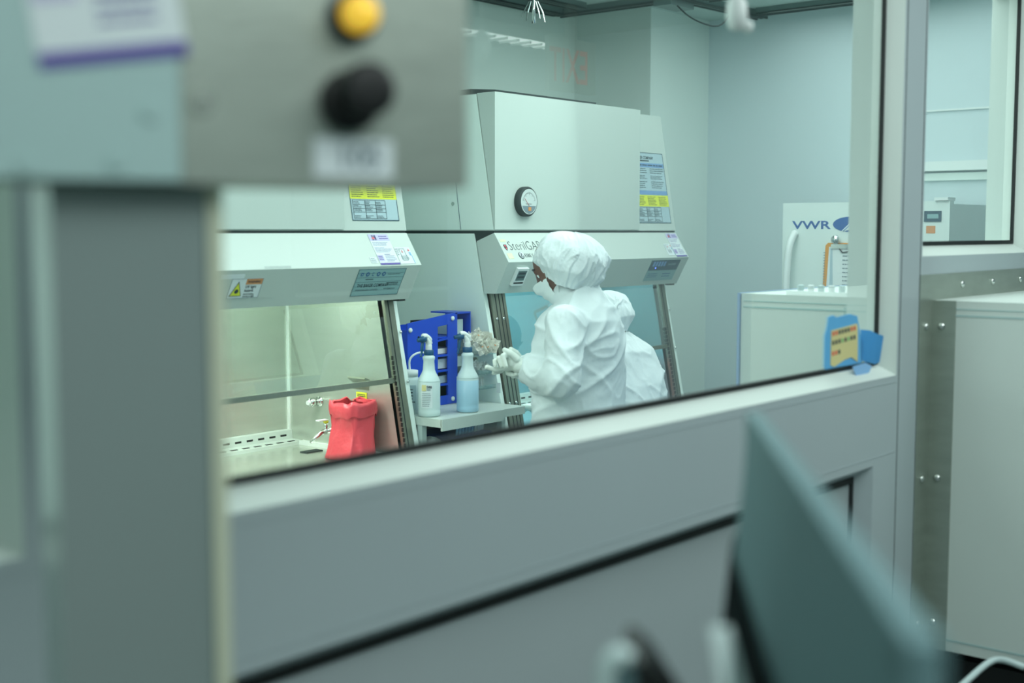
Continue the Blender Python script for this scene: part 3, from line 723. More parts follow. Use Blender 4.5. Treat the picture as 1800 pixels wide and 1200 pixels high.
def spray_bottle(x, y, label, full, yaw, lab):
    z = .97
    t = thing('spray_bottle', label, 'bottle', (x, y, z))
    prof = [(.034, 0), (.041, .004), (.0415, .02), (.0405, .024), (.0415, .03), (.0415, .128), (.037, .142), (.027, .160), (.0225, .172), (.020, .205), (.0225, .212), (.0225, .220), (.018, .224), (.017, .228)]
    b = obj('bottle_body', lathe(B(), (x, y, z), prof, 32), hdpe, t, True)
    if full: obj('liquid', lathe(B(), (x, y, z), [(.0345, .001), (.0415, .004), (.0420, .02), (.0410, .024), (.0420, .03), (.0420, .122), (.0410, .1225)], 32), liquid, b, True)
    obj('shoulder_band', lathe(B(), (x, y, z+.150), [(.0342, 0), (.0300, .006)], 24) if False else lathe(B(), (x, y, z+.131), [(.0418, 0), (.0418, .002)], 32), hdpe, b, True)
    obj('collar', lathe(B(), (x, y, z+.226), [(.018, 0), (.0185, .002), (.0185, .018), (.016, .020)], 20), blueD, t, True)
    f = Vector((math.cos(yaw), math.sin(yaw), 0))
    hd = B()
    tube(hd, bez([Vector((x, y, z+.244)), Vector((x, y, z+.262)), Vector((x, y, z+.276))+f*.004, Vector((x, y, z+.288))+f*.014], 5), [.0125]*6+[.011]*5+[.010]*5, 12)
    tube(hd, bez([Vector((x, y, z+.268))-f*.012, Vector((x, y, z+.284))-f*.004, Vector((x, y, z+.296))+f*.014, Vector((x, y, z+.297))+f*.03], 5), [.006]*4+[.0095]*6+[.010]*6, 10)
    h = obj('spray_head', hd, whiteP, t, True)
    obj('nozzle', tube(B(), [Vector((x, y, z+.287))+f*.020, Vector((x, y, z+.285))+f*.040, Vector((x, y, z+.285))+f*.041, Vector((x, y, z+.284))+f*.054], [.0125, .0115, .007, .008], 12), blueD, t, True)
    obj('trigger', tube(B(), bez([Vector((x, y, z+.280))+f*.028, Vector((x, y, z+.262))+f*.034, Vector((x, y, z+.240))+f*.036, Vector((x, y, z+.222))+f*.042], 4), [.006]*8+[.004]*5, 8), blueD, t, True)
    if lab:
        # wrapped paper label, faces the camera
        a0 = math.atan2(-y, -x); bm = B(); vs = []
        for k in range(9):
            a = a0-.5+1.05*k/8-.25
            vs.append([bm.verts.new((x+.0421*math.cos(a), y+.0421*math.sin(a), z+h_)) for h_ in (.035, .122)])
        for k in range(8): bm.faces.new((vs[k][0], vs[k+1][0], vs[k+1][1], vs[k][1]))
        l = obj('paper_label', bm, paper, t)
        a = a0-.2; nrm = Vector((math.cos(a), math.sin(a), 0)); tu = Vector((-math.sin(a), math.cos(a), 0))
        P = Pl(Vector((x, y, z))+nrm*.0427, tu, UP)
        if P.n.dot(nrm) < 0: P = Pl(Vector((x, y, z))+nrm*.0427, -tu, UP)
        obj('hazard_patch', pbox(B(), P, -.018, -.002, .098, .120, 0, .0004), noteY, l)
        text('lettering', P, '588', .0, .108, .009, ink, l, off=.001, bold=.0004)
        obj('print', lines(lines(B(), P, -.017, .016, .04, .092, 8, .0008, .3, .2), P, .0, .016, .099, .105, 1, .0008, .6, .1), inkL, l)
spray_bottle(3.398, 3.240, 'spray bottle with a paper label, on the white shelf left of the plain one', False, AZ+PI-.9, True)
spray_bottle(3.572, 3.205, 'unlabelled spray bottle half full of pale blue liquid, on the white shelf', True, AZ+PI-1.25, False)
# wash bottle
t = thing('wash_bottle', 'squat plastic wash bottle with a bent tube behind the labelled spray bottle', 'bottle', (3.405, 3.345, .97))
x, y, z = 3.405, 3.345, .97
b = obj('bottle_body', lathe(B(), (x, y, z), [(.036, 0), (.038, .005), (.038, .125), (.030, .138), (.028, .14)], 28), hdpe, t, True)
obj('cap', lathe(B(), (x, y, z+.14), [(.031, 0), (.031, .022), (.020, .024)], 28), whiteP, t, True)
obj('tube', tube(B(), bez([(x, y, z+.16), (x, y, z+.20), (x+.02, y-.01, z+.222), (x+.06, y-.02, z+.225), (x+.10, y-.03, z+.205)], 6), .004, 8), whiteP, t, True)
a0 = math.atan2(-y, -x); nrm = Vector((math.cos(a0), math.sin(a0), 0))
P = Pl(Vector((x, y, z))+nrm*.039, Vector((-math.sin(a0), math.cos(a0), 0)), UP)
l = obj('paper_label', pbox(B(), P, -.022, .022, .02, .11, -.004, .0004), paperB, t)
obj('print', lines(B(), P, -.02, .02, .03, .10, 6, .0006, .35, .3), ink, l)
tag(obj('blue_tray', bx(3.375, 3.452, 3.40, 3.54, 1.135, 1.165) if False else bx(3.37, 3.450, 3.42, 3.54, .971, 1.175), blueL, bevel=.004, base=(3.41, 3.47, .97)), 'pale blue plastic tray box at the left end of the blue rack', 'box')
# under-shelf contents
bm = bx(3.50, 3.74, 3.23, 3.45, .821, .875)
bb = obj('storage_bin', bm, mat('bin_blue', (40, 84, 176), .4), bevel=.004, base=(3.6, 3.33, .82)); tag(bb, 'dark blue bin with clear sachets under the white shelf', 'bin')
for i, (x, y) in enumerate(((3.58, 3.26), (3.60, 3.262), (3.62, 3.264), (3.64, 3.266), (3.66, 3.268), (3.68, 3.270), (3.70, 3.272), (3.72, 3.274))):
    bm = B(); P = Pl((x, y, .876), (1, .35, 0), (.25, .1, 1)); pbox(bm, P, -.03, .03, 0, .045, 0, .003)
    tag(obj('blue_sachet', bm, [blueL, paper][i > 5], base=(x, y, .876)), 'pale blue sachet in the upright row on the bin under the white shelf' if i <= 5 else 'white sachet at the right end of the row under the white shelf', 'sachet', 'pale blue sachets on the bin under the white shelf' if i <= 5 else 'white sachets at the right end of the row under the shelf')
crumple('plastic_bag', (3.42, 3.25, .850), (.045, .045, .03), paper, 11, label='crumpled white plastic bag under the left end of the white shelf', cat='bag', amp=.3)

# ================================================================= FRIDGE, CLIPBOARD, PASS-THROUGH
FX = 5.35
t = thing('laboratory_fridge', 'tall white fridge with blue VWR lettering, against the right wall', 'fridge', (5.68, 2.455, 0))
obj('carcass', bx(5.40, 5.99, 2.07, 2.84, 0.04, 1.765), fridgeM, t, bevel=.006)
dr = obj('door', bx(FX, 5.395, 2.065, 2.845, .10, 1.778), fridgeM, t, bevel=.008)
obj('kickplate', bx(5.42, 5.45, 2.09, 2.82, 0, .09), dark, t)
Pv = Pl((FX, 2.845, 0), (0, -1, 0), UP)
text('lettering', Pv, 'VWR', .050, 1.660, .036, vwrB, dr, sx=1.62, off=.001, bold=.0010)
# oval emblem: half ellipse plus white strokes
bm = B(); ec, eh = .335, 1.680
pts = [(ec-.085+.085*(1-math.cos(a))*1.0, eh) for a in ()]
ell = [(ec+.085*math.cos(a), eh+.034*math.sin(a)) for a in [2*PI*k/40 for k in range(40)]]
em = obj('emblem', ppoly(B(), Pv, ell, .0008, .0014), vwrB, dr)
obj('emblem_cutout', ppoly(B(), Pv, [(ec-.05, eh-.036), (ec+.028, eh+.036), (ec+.09, eh+.036), (ec+.09, eh-.016), (ec+.01, eh-.020)], .0016, .0020), fridgeM, em)
bm = B()
for a, b in (((ec-.035, eh-.030), (ec+.040, eh+.034)), ((ec+.040, eh+.034), (ec+.050, eh-.012)), ((ec-.005, eh-.008), (ec+.048, eh+.004))):
    tube(bm, [Pv.p(*a, .0022), Pv.p(*b, .0022)], .0022, 4)
obj('emblem_strokes', bm, lblB, em)
hd = obj('handle', tube(B(), bez([(FX-.010, 2.774, 1.650), (FX-.045, 2.785, 1.58), (FX-.055, 2.792, 1.45), (FX-.055, 2.795, 1.25), (FX-.045, 2.795, 1.05), (FX-.010, 2.795, .98)], 6), [.009]+[.016]*29+[.009], 12), whiteP, dr, True)
dp = obj('display', bx(FX-.004, FX, 2.10, 2.175, 1.69, 1.735), navy, dr)
obj('display_window', bx(FX-.0055, FX-.004, 2.112, 2.160, 1.703, 1.722), lblG, dp)
obj('orange_sticker', bx(FX-.001, FX, 2.125, 2.165, 1.640, 1.672), orange, dr)
obj('hinge', bx(5.34, 5.42, 2.07, 2.13, 1.779, 1.792), whiteP, t, bevel=.003)
# clipboard
t = thing('clipboard', 'orange clipboard with papers hanging on the white fridge door', 'clipboard', (FX-.01, 2.50, 1.4))
Pc = Pl((FX-.004, 2.628, 0), (0, -1, 0.0), UP)
sk = .06
bm = B(); ppoly(bm, Pc, [(-.012, 1.30), (.23, 1.30), (.24, 1.585), (.23, 1.597), (.015, 1.597), (.003, 1.585)], 0, .005)
bd = obj('board', bm, clipO, t)
obj('ruler_marks', lines(B(), Pc, -.006, .004, 1.32, 1.56, 20, .0055, .3, .1), inkL, bd)
for i, (a, m) in enumerate(((.018, paper), (.026, paperB), (.036, whiteP))):
    obj('paper_sheet', ppoly(B(), Pc, [(a-.012+i*.012, 1.31), (.22, 1.31), (.22, 1.58), (a+.004, 1.58)], .006+i*.002, .0075+i*.002), m, t)
obj('writing', lines(B(), Pc, .09, .20, 1.33, 1.55, 12, .013, .25, .4), inkL, t)
obj('highlight_marks', rects_obj('highlight', Pc, [(.085, .12, 1.41, 1.418), (.08, .11, 1.375, 1.385), (.085, .12, 1.345, 1.35)], .0135, hiY, t).data.copy() and B() if False else pbox(B(), Pc, .085, .12, 1.36, 1.366, .0135, .014), hiY, t)
c = obj('clip', pbox(B(), Pc, .035, .125, 1.572, 1.592, .010, .018), chrome, t)
obj('clip_wire', tube(B(), [Pc.p(.075, 1.572, .016), Pc.p(.09, 1.555, .016), Pc.p(.13, 1.560, .016)], .003, 6), black, c)
obj('clip_ball', lathe(B(), Pc.p(.058, 1.612, .004), [(.004, 0), (.018, .006), (.021, .016), (.018, .026), (.004, .032)], 16, Pc.n), chrome, c, True)

# pass-through
PXa, PXb, PZ0, PZ1 = 3.64, 4.56, .42, 1.45
t = thing('pass_through_cabinet', 'big white pass-through cabinet set through the wall in a riveted steel frame', 'pass-through', (4.1, 1.5, 0))
obj('housing', bx(PXa, PXb, .95, 2.08, PZ0, PZ1), frameL, t, bevel=.006)
for za, zb in ((PZ1-.045, PZ1-.040), (PZ0+.03, PZ0+.036), (PZ1-.025, PZ1-.022)): obj('edge_seam', bx(PXa-.0015, PXa, .96, 2.07, za, zb), greyBox, t)
obj('door_rim', bx(PXa-.008, PXb+.008, 2.081, 2.089, PZ0-.01, PZ1+.002), mat('rim_blue', (150, 178, 214), .4), t)
fr = B()
box(fr, 3.545, PXa, WY0-.004, WY0-.0005, PZ0-.09, PZ1+.075)
box(fr, PXa, PXb+.08, WY0-.004, WY0-.0005, PZ1, PZ1+.075)
box(fr, PXb, PXb+.08, WY0-.004, WY0-.0005, PZ0-.09, PZ1)
box(fr, PXa, PXb, WY0-.004, WY0-.0005, PZ0-.09, PZ0)
f = obj('wall_flange', fr, steelH, t)
br = B(); box(br, PXa-.004, PXa-.0005, 1.378, WY0-.004, PZ0+.0, PZ1+.0)
bk = obj('side_bracket', br, steelH, t)
for z in (1.375, .93, .50):
    obj('rivet', lathe(B(), (3.59, WY0-.004, z), [(.011, 0), (.010, .004), (.005, .007)], 14, (0, -1, 0)), chrome, f, True)
    obj('rivet', lathe(B(), (PXa-.004, 1.418, z), [(.011, 0), (.010, .004), (.005, .007)], 14, (-1, 0, 0)), chrome, bk, True)
for x in (3.86, 4.12, 4.38): obj('rivet', lathe(B(), (x, WY0-.004, 1.49), [(.011, 0), (.010, .004), (.005, .007)], 14, (0, -1, 0)), chrome, f, True)
obj('latch', bx(PXa-.012, PXa, 1.80, 1.86, PZ1-.055, PZ1-.01) if False else bx(PXa-.010, PXa, 1.66, 1.72, 1.36, 1.42), greyBox, t, bevel=.003)
for x in (3.70, 4.50):
    for y in (1.0, 2.0): obj('leg', bx(x-.025, x+.025, y-.025, y+.025, 0, PZ0), frameM, t)
# vial rack on top
t = thing('vial_rack', 'low white rack of small tubes on top of the pass-through cabinet', 'rack', (3.75, 1.8, PZ1))
obj('rack_base', bx(3.66, 3.78, 1.63, 1.93, PZ1+.0005, PZ1+.012), whiteP, t)
for k in range(7): obj('tube', lathe(B(), (3.68, 1.68+.035*k, PZ1+.012), [(.010, 0), (.010, .018), (.007, .02)], 12), [paleM, whiteP][k % 2], t)
# black box added for the shade beneath pass-through, with white cord
t = thing('shade_block', 'black box added to stand for the shadow beneath the pass-through cabinet', 'equipment', (4.1, 1.15, 0))
obj('case', bx(3.76, 4.44, .96, 1.40, 0.02, .36), black, t, bevel=.01)
obj('feet', box(bx(3.80, 3.85, 1.0, 1.35, 0, .02), 4.35, 4.40, 1.0, 1.35, 0, .02), black, t)
tag(obj('power_cord', tube(B(), bez([at(1660, 1235, 2.9), at(1700, 1196, 3.05), at(1740, 1163, 3.15), at(1765, 1160, 3.2), at(1800, 1172, 3.2)], 6), .008, 8), paleM, smooth=True, base=at(1700, 1196, 3.05)), 'pale cord drooping below the pass-through cabinet', 'cord')

# ================================================================= TAPE NOTE
t = thing('taped_note', 'cream note in blue painter tape stuck to the window corner', 'note', (3.16, GY, 1.35))
Pt = Pl((3.05, GY-.001, 1.28), (1, 0, 0), UP)
bm = ppoly(B(), Pt, [(.010, .0), (-.004, .02), (-.006, .10), (.008, .125), (.012, .148), (.04, .152), (.06, .145), (.14, .150), (.185, .142), (.198, .11), (.215, .07), (.222, .02), (.205, .003), (.09, -.004), (.05, .004)], 0, .0015)
obj('tape_border', bm, tape, t)
bm = ppoly(B(), Pt, [(.028, .022), (.05, .016), (.11, .030), (.15, .034), (.19, .018), (.186, .112), (.18, .122), (.028, .112)], .0018, .003)
nt_ = obj('note_card', bm, noteY, t)
bm = B(); bm2 = B(); bm3 = B()
rnd = random.Random(4)
for row, v in enumerate((.098, .074, .046)):
    for k in range(8 if row < 2 else 3):
        b_ = [bm, bm2, bm3][(0 if row == 1 else 1) if k in (0, 1, 6, 7) else (2 if k in (3, 5) and row == 1 else 0)]
        pbox(b_, Pt, .034+k*.018, .045+k*.018, v+.001*k, v+.011+.001*k, .0032, .0036)
obj('dark_writing', bm, ink, nt_); obj('red_writing', bm2, mat('marker_red', (222, 92, 72), .6), nt_); obj('green_writing', bm3, mat('marker_green', (120, 190, 120), .6), nt_)
# loose tail wrapping over the gasket and jamb
bm = B(); g = []
tail = [((.205, .105), (.215, .02)), ((.25, .10), (.245, .012)), ((.285, .088), (.275, .005)), ((.308, .082), (.292, .010))]
vs = [[bm.verts.new(Pt.p(a[0], a[1], .002+.007*i)), bm.verts.new(Pt.p(b[0], b[1], .002+.006*i))] for i, (a, b) in enumerate(tail)]
for i in range(3): bm.faces.new((vs[i][0], vs[i+1][0], vs[i+1][1], vs[i][1]))
bmesh.ops.solidify(bm, geom=bm.faces[:], thickness=.001)
obj('tape_tail', bm, tape, t)
bm = ppoly(B(), Pt, [(.12, .012), (.20, .016), (.24, .004), (.225, -.012), (.15, -.022)], .020, .0212)
obj('tape_strip', bm, mat('painters_tape_light', (140, 190, 236), .6), t)

# hanging knob
t = thing('pull_cord', 'blurred white pull knob on a cord hanging in front of the window', 'pull cord', (2.055, 1.192, CZ))
obj('cord', tube(B(), [(2.055, 1.192, CZ), (2.055, 1.192, 2.06)], .0018, 6), whiteP, t)
obj('knob', lathe(B(), (2.055, 1.192, 2.008), [(.006, 0), (.015, .006), (.019, .025), (.017, .05), (.006, .064)], 18), whiteP, t, True)
obj('knob_tip', lathe(B(), (2.07, 1.178, 2.005), [(.004, 0), (.010, .005), (.010, .018), (.004, .022)], 14), whiteP, t, True)

# ================================================================= FOREGROUND LEFT: box and column
a61 = R_(61)
cu_ = -(VD*math.cos(a61)+RD*math.sin(a61))          # along the face towards image left
cn = -VD*math.sin(a61)+RD*math.cos(a61)             # outward, to the camera
Pk = Pl(VD*1.30+RD*(-.046)+Vector((0, 0, 1.693)), -cu_, UP)   # u positive to the right, 0 at the right edge
if Pk.n.dot(cn) < 0: print('normal flipped')
t = thing('control_box', 'blurred steel control box with an amber button and black knob, close by', 'control box', Pk.o)
obj('enclosure', pbox(B(), Pk, -.62, 0, 0, .42, -.14, -.002), steelH, t, bevel=.003)
obj('steel_face', pbox(B(), Pk, -.287, 0, 0, .42, -.002, .002), steelH, t)
gp = obj('grey_cover', pbox(B(), Pk, -.62, -.289, .002, .42, -.002, .006), greyBox, t)
for u, v in ((-.315, .062), (-.345, .018), (-.42, .012)): obj('cover_screw', lathe(B(), Pk.p(u, v, .006), [(.008, 0), (.008, .003)], 14, Pk.n), greyBox, gp)
obj('corner_screw', lathe(B(), Pk.p(-.268, .073, .002), [(.012, 0), (.011, .003)], 16, Pk.n), steel, t)
bt = obj('button_collar', lathe(B(), Pk.p(-.123, .160, .002), [(.024, 0), (.024, .012), (.019, .014)], 28, Pk.n), black, t, True)
obj('amber_button', lathe(B(), Pk.p(-.123, .160, .014), [(.0175, 0), (.018, .014), (.014, .022), (.006, .026)], 28, Pk.n), yellowM, bt, True)
kn = obj('knob_base', lathe(B(), Pk.p(-.128, .080, .002), [(.029, 0), (.029, .012), (.025, .014)], 28, Pk.n), black, t, True)
obj('selector_knob', lathe(B(), Pk.p(-.122, .088, .014), [(.024, 0), (.026, .02), (.025, .032), (.018, .034)], 28, Pk.n), black, kn, True)
pl_ = obj('legend_plate', pbox(B(), Pk, -.163, -.082, .008, .045, .002, .004), paper, t)
text('lettering', Pk, '105', -.141, .017, .022, inkL, pl_, sx=1.0, off=.0045, bold=.0008)
cr, sr = math.cos(R_(9)), math.sin(R_(9))
Pp = Pl(Pk.p(-.407, .093, .006), Pk.u*cr+Pk.v*sr, Pk.v*cr-Pk.u*sr)
st = obj('certification_label', pbox(B(), Pp, 0, .128, 0, .20, 0, .001), paper, t)
obj('purple_band', pbox(B(), Pp, 0, .128, 0, .013, .0012, .002), purple, st)
obj('lilac_band', pbox(B(), Pp, .004, .042, .055, .11, .0012, .0018), lilac, st)
obj('print', lines(lines(B(), Pp, .008, .038, .06, .105, 4, .002, .5, .2, random.Random(1)), Pp, .055, .12, .03, .11, 7, .002, .25, .3, random.Random(2)), purple, st)

Pc2 = Pl(Pk.p(0, 0, -.03), Pk.u, UP)
def colu(px):  # u coordinate on the column face under picture column px
    t_ = (px-900)/F
    o = Pc2.o; of, ol = o.dot(VD), o.dot(RD); uf, ul = Pk.u.dot(VD), Pk.u.dot(RD)
    return (t_*of-ol)/(ul-t_*uf)
ua, ub, uc = colu(92), colu(366), colu(392)
t = thing('equipment_column', 'tall blurred dark grey column with a cream edge below the steel box', 'column', (Pc2.p((ua+ub)/2, 0, 0).x, Pc2.p((ua+ub)/2, 0, 0).y, 0))
obj('column_body', pbox(B(), Pc2, ua, ub, -1.693, -.002, -.10, 0), colM, t, bevel=.004)
obj('edge_trim', pbox(B(), Pc2, ub+.0005, uc, -1.693, -.002, -.06, .004), cream, t, bevel=.003)
obj('base_plate', pbox(B(), Pc2, ua-.02, uc+.02, -1.693, -1.68, -.13, .03), steel, t)

# ================================================================= FOREGROUND RIGHT: monitor, chair, desk
A = Vector((1.321, .739, 0)); Bp = Vector((.630, .251, 0))
um = (Bp-A).normalized(); nm = Vector((um.y, -um.x, 0))
if nm.dot(-A) < 0: nm = -nm
zt_ = 1.438; Lm = (Bp-A).length; hm = .50
t = thing('computer_monitor', 'large dark monitor seen from behind, blurred, in front of the window', 'monitor', ((A+Bp)/2).to_tuple()[:2]+(.90,))
bm = B(); N = 24; M = 14; g = []
for i in range(N+1):
    s = i/N; row = []
    for j in range(M+1):
        q = j/M
        # bulge of the back shell: zero at the edges, grows downward
        e = min(1, 9*min(s, 1-s)); bul = .034*(e**.6)*math.sin(min(1, q*1.6)*PI/2)**1.1*(1-.6*max(0, q-.5))
        curve = -.05*(1-(2*s-1)**2)*0
        row.append(bm.verts.new(A+um*(s*Lm)+nm*(bul+.006+curve)+UP*(zt_-q*hm-.004)))
    g.append(row)
for i in range(N):
    for j in range(M): bm.faces.new((g[i][j], g[i+1][j], g[i+1][j+1], g[i][j+1]))
obj('back_shell', bm, monM, t, True)
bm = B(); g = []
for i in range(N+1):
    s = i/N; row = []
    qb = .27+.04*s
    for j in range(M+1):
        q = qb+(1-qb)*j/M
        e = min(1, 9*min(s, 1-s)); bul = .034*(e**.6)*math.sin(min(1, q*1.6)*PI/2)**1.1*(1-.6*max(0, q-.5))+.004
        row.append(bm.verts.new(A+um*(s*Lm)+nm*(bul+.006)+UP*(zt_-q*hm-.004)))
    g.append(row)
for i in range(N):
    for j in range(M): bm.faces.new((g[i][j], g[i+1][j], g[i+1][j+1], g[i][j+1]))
obj('lower_back_shade', bm, monD, t, True)  # dark sheet, shade on the lower back put into colour
Pm = Pl(A, um, UP)
s_ = 1 if Pm.n.dot(nm) > 0 else -1
bm = B(); v = sorted((s_*-.012, s_*.006)); pbox(bm, Pm, 0, Lm, zt_-hm, zt_, v[0], v[1])
obj('bezel', bm, monM, t, bevel=.003)
v = sorted((s_*-.0135, s_*-.012)); obj('screen', pbox(B(), Pm, .012, Lm-.012, zt_-hm+.02, zt_-.012, v[0], v[1]), black, t)
mid = (A+Bp)/2
obj('stand_neck', tube(B(), [mid+nm*.06+UP*1.12, mid+nm*.075+UP*.92], .022, 16), monD, t)
obj('stand_foot', lathe(B(), mid+nm*.075+UP*.90, [(.13, 0), (.13, .012), (.03, .02)], 32), monD, t)
# desk
t = thing('lab_desk', 'grey desk under the big dark monitor', 'desk', (mid.x, mid.y, 0))
Pd = Pl((mid.x, mid.y, 0), um, nm)
if Pd.n.z < 0: Pd = Pl((mid.x, mid.y, 0), -um, nm)
obj('desk_top', pbox(B(), Pd, -.42, .42, -.55, .15, .86, .899), deskM, t, bevel=.004)
for x in (-.38, .38):
    for y in (-.50, .10): obj('leg', pbox(B(), Pd, x-.03, x+.03, y-.03, y+.03, 0, .86), deskM, t)
# pale phone stand strip
p0 = at(1272, 1108, 1.02); p1 = at(1312, 1300, .97)
q1 = Vector((p1.x, p1.y, .9005))
bm = B(); e = RD*.010
prism(bm, [p0-e, p0+e*.6, p1+e, q1+e, q1-e*1.6, p1-e*1.6], VD*.012)
tag(obj('document_stand', bm, paleM, base=q1), 'thin pale upright strip beside the big dark monitor', 'stand')
# rounded item at the bottom: headrest of a chair
t = thing('task_chair', 'top of a chair back, pale shell and dark pad, at the bottom edge', 'chair', (at(1120, 1160, 1.05).x, at(1120, 1160, 1.05).y, 0))
cp = [at(1068, 1290, 1.05), at(1063, 1215, 1.05), at(1070, 1168, 1.05), at(1088, 1150, 1.05), at(1106, 1158, 1.05)]
obj('back_shell', tube(B(), bez(cp, 6), [.0085]*len(bez(cp, 6)), 10), paleM, t, True)
poly = [at(x, y, 1.05) for x, y in ((1080, 1290), (1076, 1215), (1082, 1172), (1096, 1160), (1112, 1162), (1118, 1200), (1120, 1290))]
obj('shell_side', prism(B(), poly, VD*.04), mat('chair_teal', (84, 112, 116), .6), t, bevel=.002)
poly = [at(x, y, 1.05) for x, y in ((1117, 1290), (1116, 1200), (1118, 1166), (1135, 1162), (1165, 1190), (1230, 1290))]
obj('back_pad', prism(B(), poly, VD*.10), black, t, bevel=.004)
bc = at(1150, 1290, 1.1)
obj('back_post', tube(B(), [bc, (bc.x-.01, bc.y+.03, .9), (bc.x-.06, bc.y+.06, .50)], .02, 10), black, t)
obj('seat', lathe(B(), (bc.x-.05, bc.y+.07, .47), [(.14, 0), (.17, .02), (.17, .06), (.14, .08)], 28), black, t, True)
obj('gas_column', tube(B(), [(bc.x-.05, bc.y+.07, .10), (bc.x-.05, bc.y+.07, .47)], .025, 12), black, t)
for k in range(5):
    a = 2*PI*k/5+.3
    obj('leg', tube(B(), [(bc.x-.05, bc.y+.07, .10), (bc.x-.05+.20*math.cos(a), bc.y+.07+.20*math.sin(a), .03)], [.022, .016], 8), black, t)

# ================================================================= THINGS BEHIND THE CAMERA SIDE (seen mirrored in the glass)
t = thing('exit_sign', 'red EXIT sign in the near room, seen mirrored in the window glass', 'sign', (5.15, -.93, CZ))
obj('sign_housing', bx(4.97, 5.35, -.955, -.925, 2.34, 2.60), exitW, t, bevel=.006)
obj('mount', bx(5.12, 5.20, -.95, -.93, 2.60, CZ), exitW, t)
Pe = Pl((5.285, -.924, 2.385), (-1, 0, 0), UP)
text('lettering', Pe, 'EXIT', 0, 0, .165, exitR, t, sx=.66, off=.002, bold=.002)
def louvre(x0, x1, y0, y1, z, label):
    t = thing('ceiling_light', label, 'light', ((x0+x1)/2, (y0+y1)/2, CZ))
    obj('housing', bx(x0-.02, x1+.02, y0-.02, y1+.02, z+.005, CZ), exitW, t)
    obj('diffuser', bx(x0, x1, y0, y1, z, z+.004), lightM, t)
    bm = B()
    k = x0+.1
    while k < x1: box(bm, k, k+.012, y0, y1, z-.012, z); k += .1
    obj('louvre', bm, exitW, t)
louvre(4.5, 5.95, -1.70, -1.56, 2.70, 'louvred strip light in the near room, mirrored in the window')
t = thing('wall_board', 'dark notice board on the rear wall of the near room', 'board', (5.2, -2.58, 1.6))
obj('board_panel', bx(4.75, 5.95, -2.598, -2.57, 1.30, 2.05), boardM, t)
obj('board_ledge', bx(4.75, 5.95, -2.57, -2.50, 1.28, 1.30), whiteP, t)

# ================================================================= PEOPLE
def loft(bm, secs, n=36, power=.85):
    """secs: (center, uvec, vvec, a, b)"""
    rings = []
    for c, u, v, a, b in secs:
        ring = []
        for k in range(n):
            th = 2*PI*k/n; cc = math.cos(th); ss = math.sin(th)
            cc = abs(cc)**power*math.copysign(1, cc); ss = abs(ss)**power*math.copysign(1, ss)
            ring.append(bm.verts.new(c+u*(a*cc)+v*(b*ss)))
        rings.append(ring)
    for i in range(len(rings)-1):
        for k in range(n): bm.faces.new((rings[i][k], rings[i][(k+1) % n], rings[i+1][(k+1) % n], rings[i+1][k]))
    bm.faces.new(rings[0][::-1]); bm.faces.new(rings[-1])
def ball(bm, c, r, s=(1, 1, 1), M3=None):
    ret = bmesh.ops.create_icosphere(bm, subdivisions=3, radius=1)
    for v in ret['verts']:
        q = Vector((v.co.x*r*s[0], v.co.y*r*s[1], v.co.z*r*s[2]))
        v.co = Vector(c)+(M3 @ q if M3 else q)
def limb(bm, pts, rs, seg=16):
    for i in range(len(pts)-1):
        tube(bm, [pts[i], pts[i].lerp(pts[i+1], .5), pts[i+1]], [rs[i], (rs[i]+rs[i+1])/2, rs[i+1]], seg)
    for p, r in zip(pts, rs): ball(bm, p, r)
def remesh(bm, voxel, iters, disp=None):
    bmesh.ops.recalc_face_normals(bm, faces=bm.faces)
    me = bpy.data.meshes.new('tmp'); bm.to_mesh(me); bm.free()
    o = bpy.data.objects.new('tmp', me); C.objects.link(o)
    m = o.modifiers.new('r', 'REMESH'); m.mode = 'VOXEL'; m.voxel_size = voxel
    if iters:
        s = o.modifiers.new('s', 'SMOOTH'); s.factor = .5; s.iterations = iters
    bpy.context.view_layer.update()
    ev = o.evaluated_get(bpy.context.evaluated_depsgraph_get())
    out = bpy.data.meshes.new_from_object(ev)
    bpy.data.objects.remove(o); bpy.data.meshes.remove(me)
    if disp:
        ns = [v.normal.copy() for v in out.vertices]
        for v, n_ in zip(out.vertices, ns): v.co += n_*disp(v.co.copy(), n_)
        out.update()
    return out
def ridge(p): return 1-2*abs(noise.noise(p))
def gown_disp(seed, amp=1.0):
    s = Vector((seed*3.1, seed*1.7, 0))
    def crease(q, k):
        return max(0, 1-abs(noise.noise(q))*2.2)**k
    def d(p, n_):
        w = Vector((noise.noise(p*2.5+s), noise.noise(p*2.5+s+Vector((5, 0, 0))), noise.noise(p*2.5+s+Vector((0, 7, 0)))))*.16
        q = p+w
        f1 = noise.noise(Vector((q.x*6+q.z*3, q.y*6, q.z*3))+s)
        f2 = crease(Vector((q.x*5-q.z*4, q.y*5+q.z*2, q.z*3.2))+s*2, 4)
        f3 = crease(Vector((q.x*9+q.z*7, q.y*9-q.z*5, q.z*5))+s*3, 5)
        f5 = crease(q*17+s, 4)
        lo = max(0, min(1, (1.15-p.z)/.4))
        f4 = crease(Vector((q.x*7, q.y*7, q.z*.9))+s, 3)*lo
        return amp*(.020*f1+.011*f2+.006*f3+.0022*f5+.010*f4-.006)
    return d

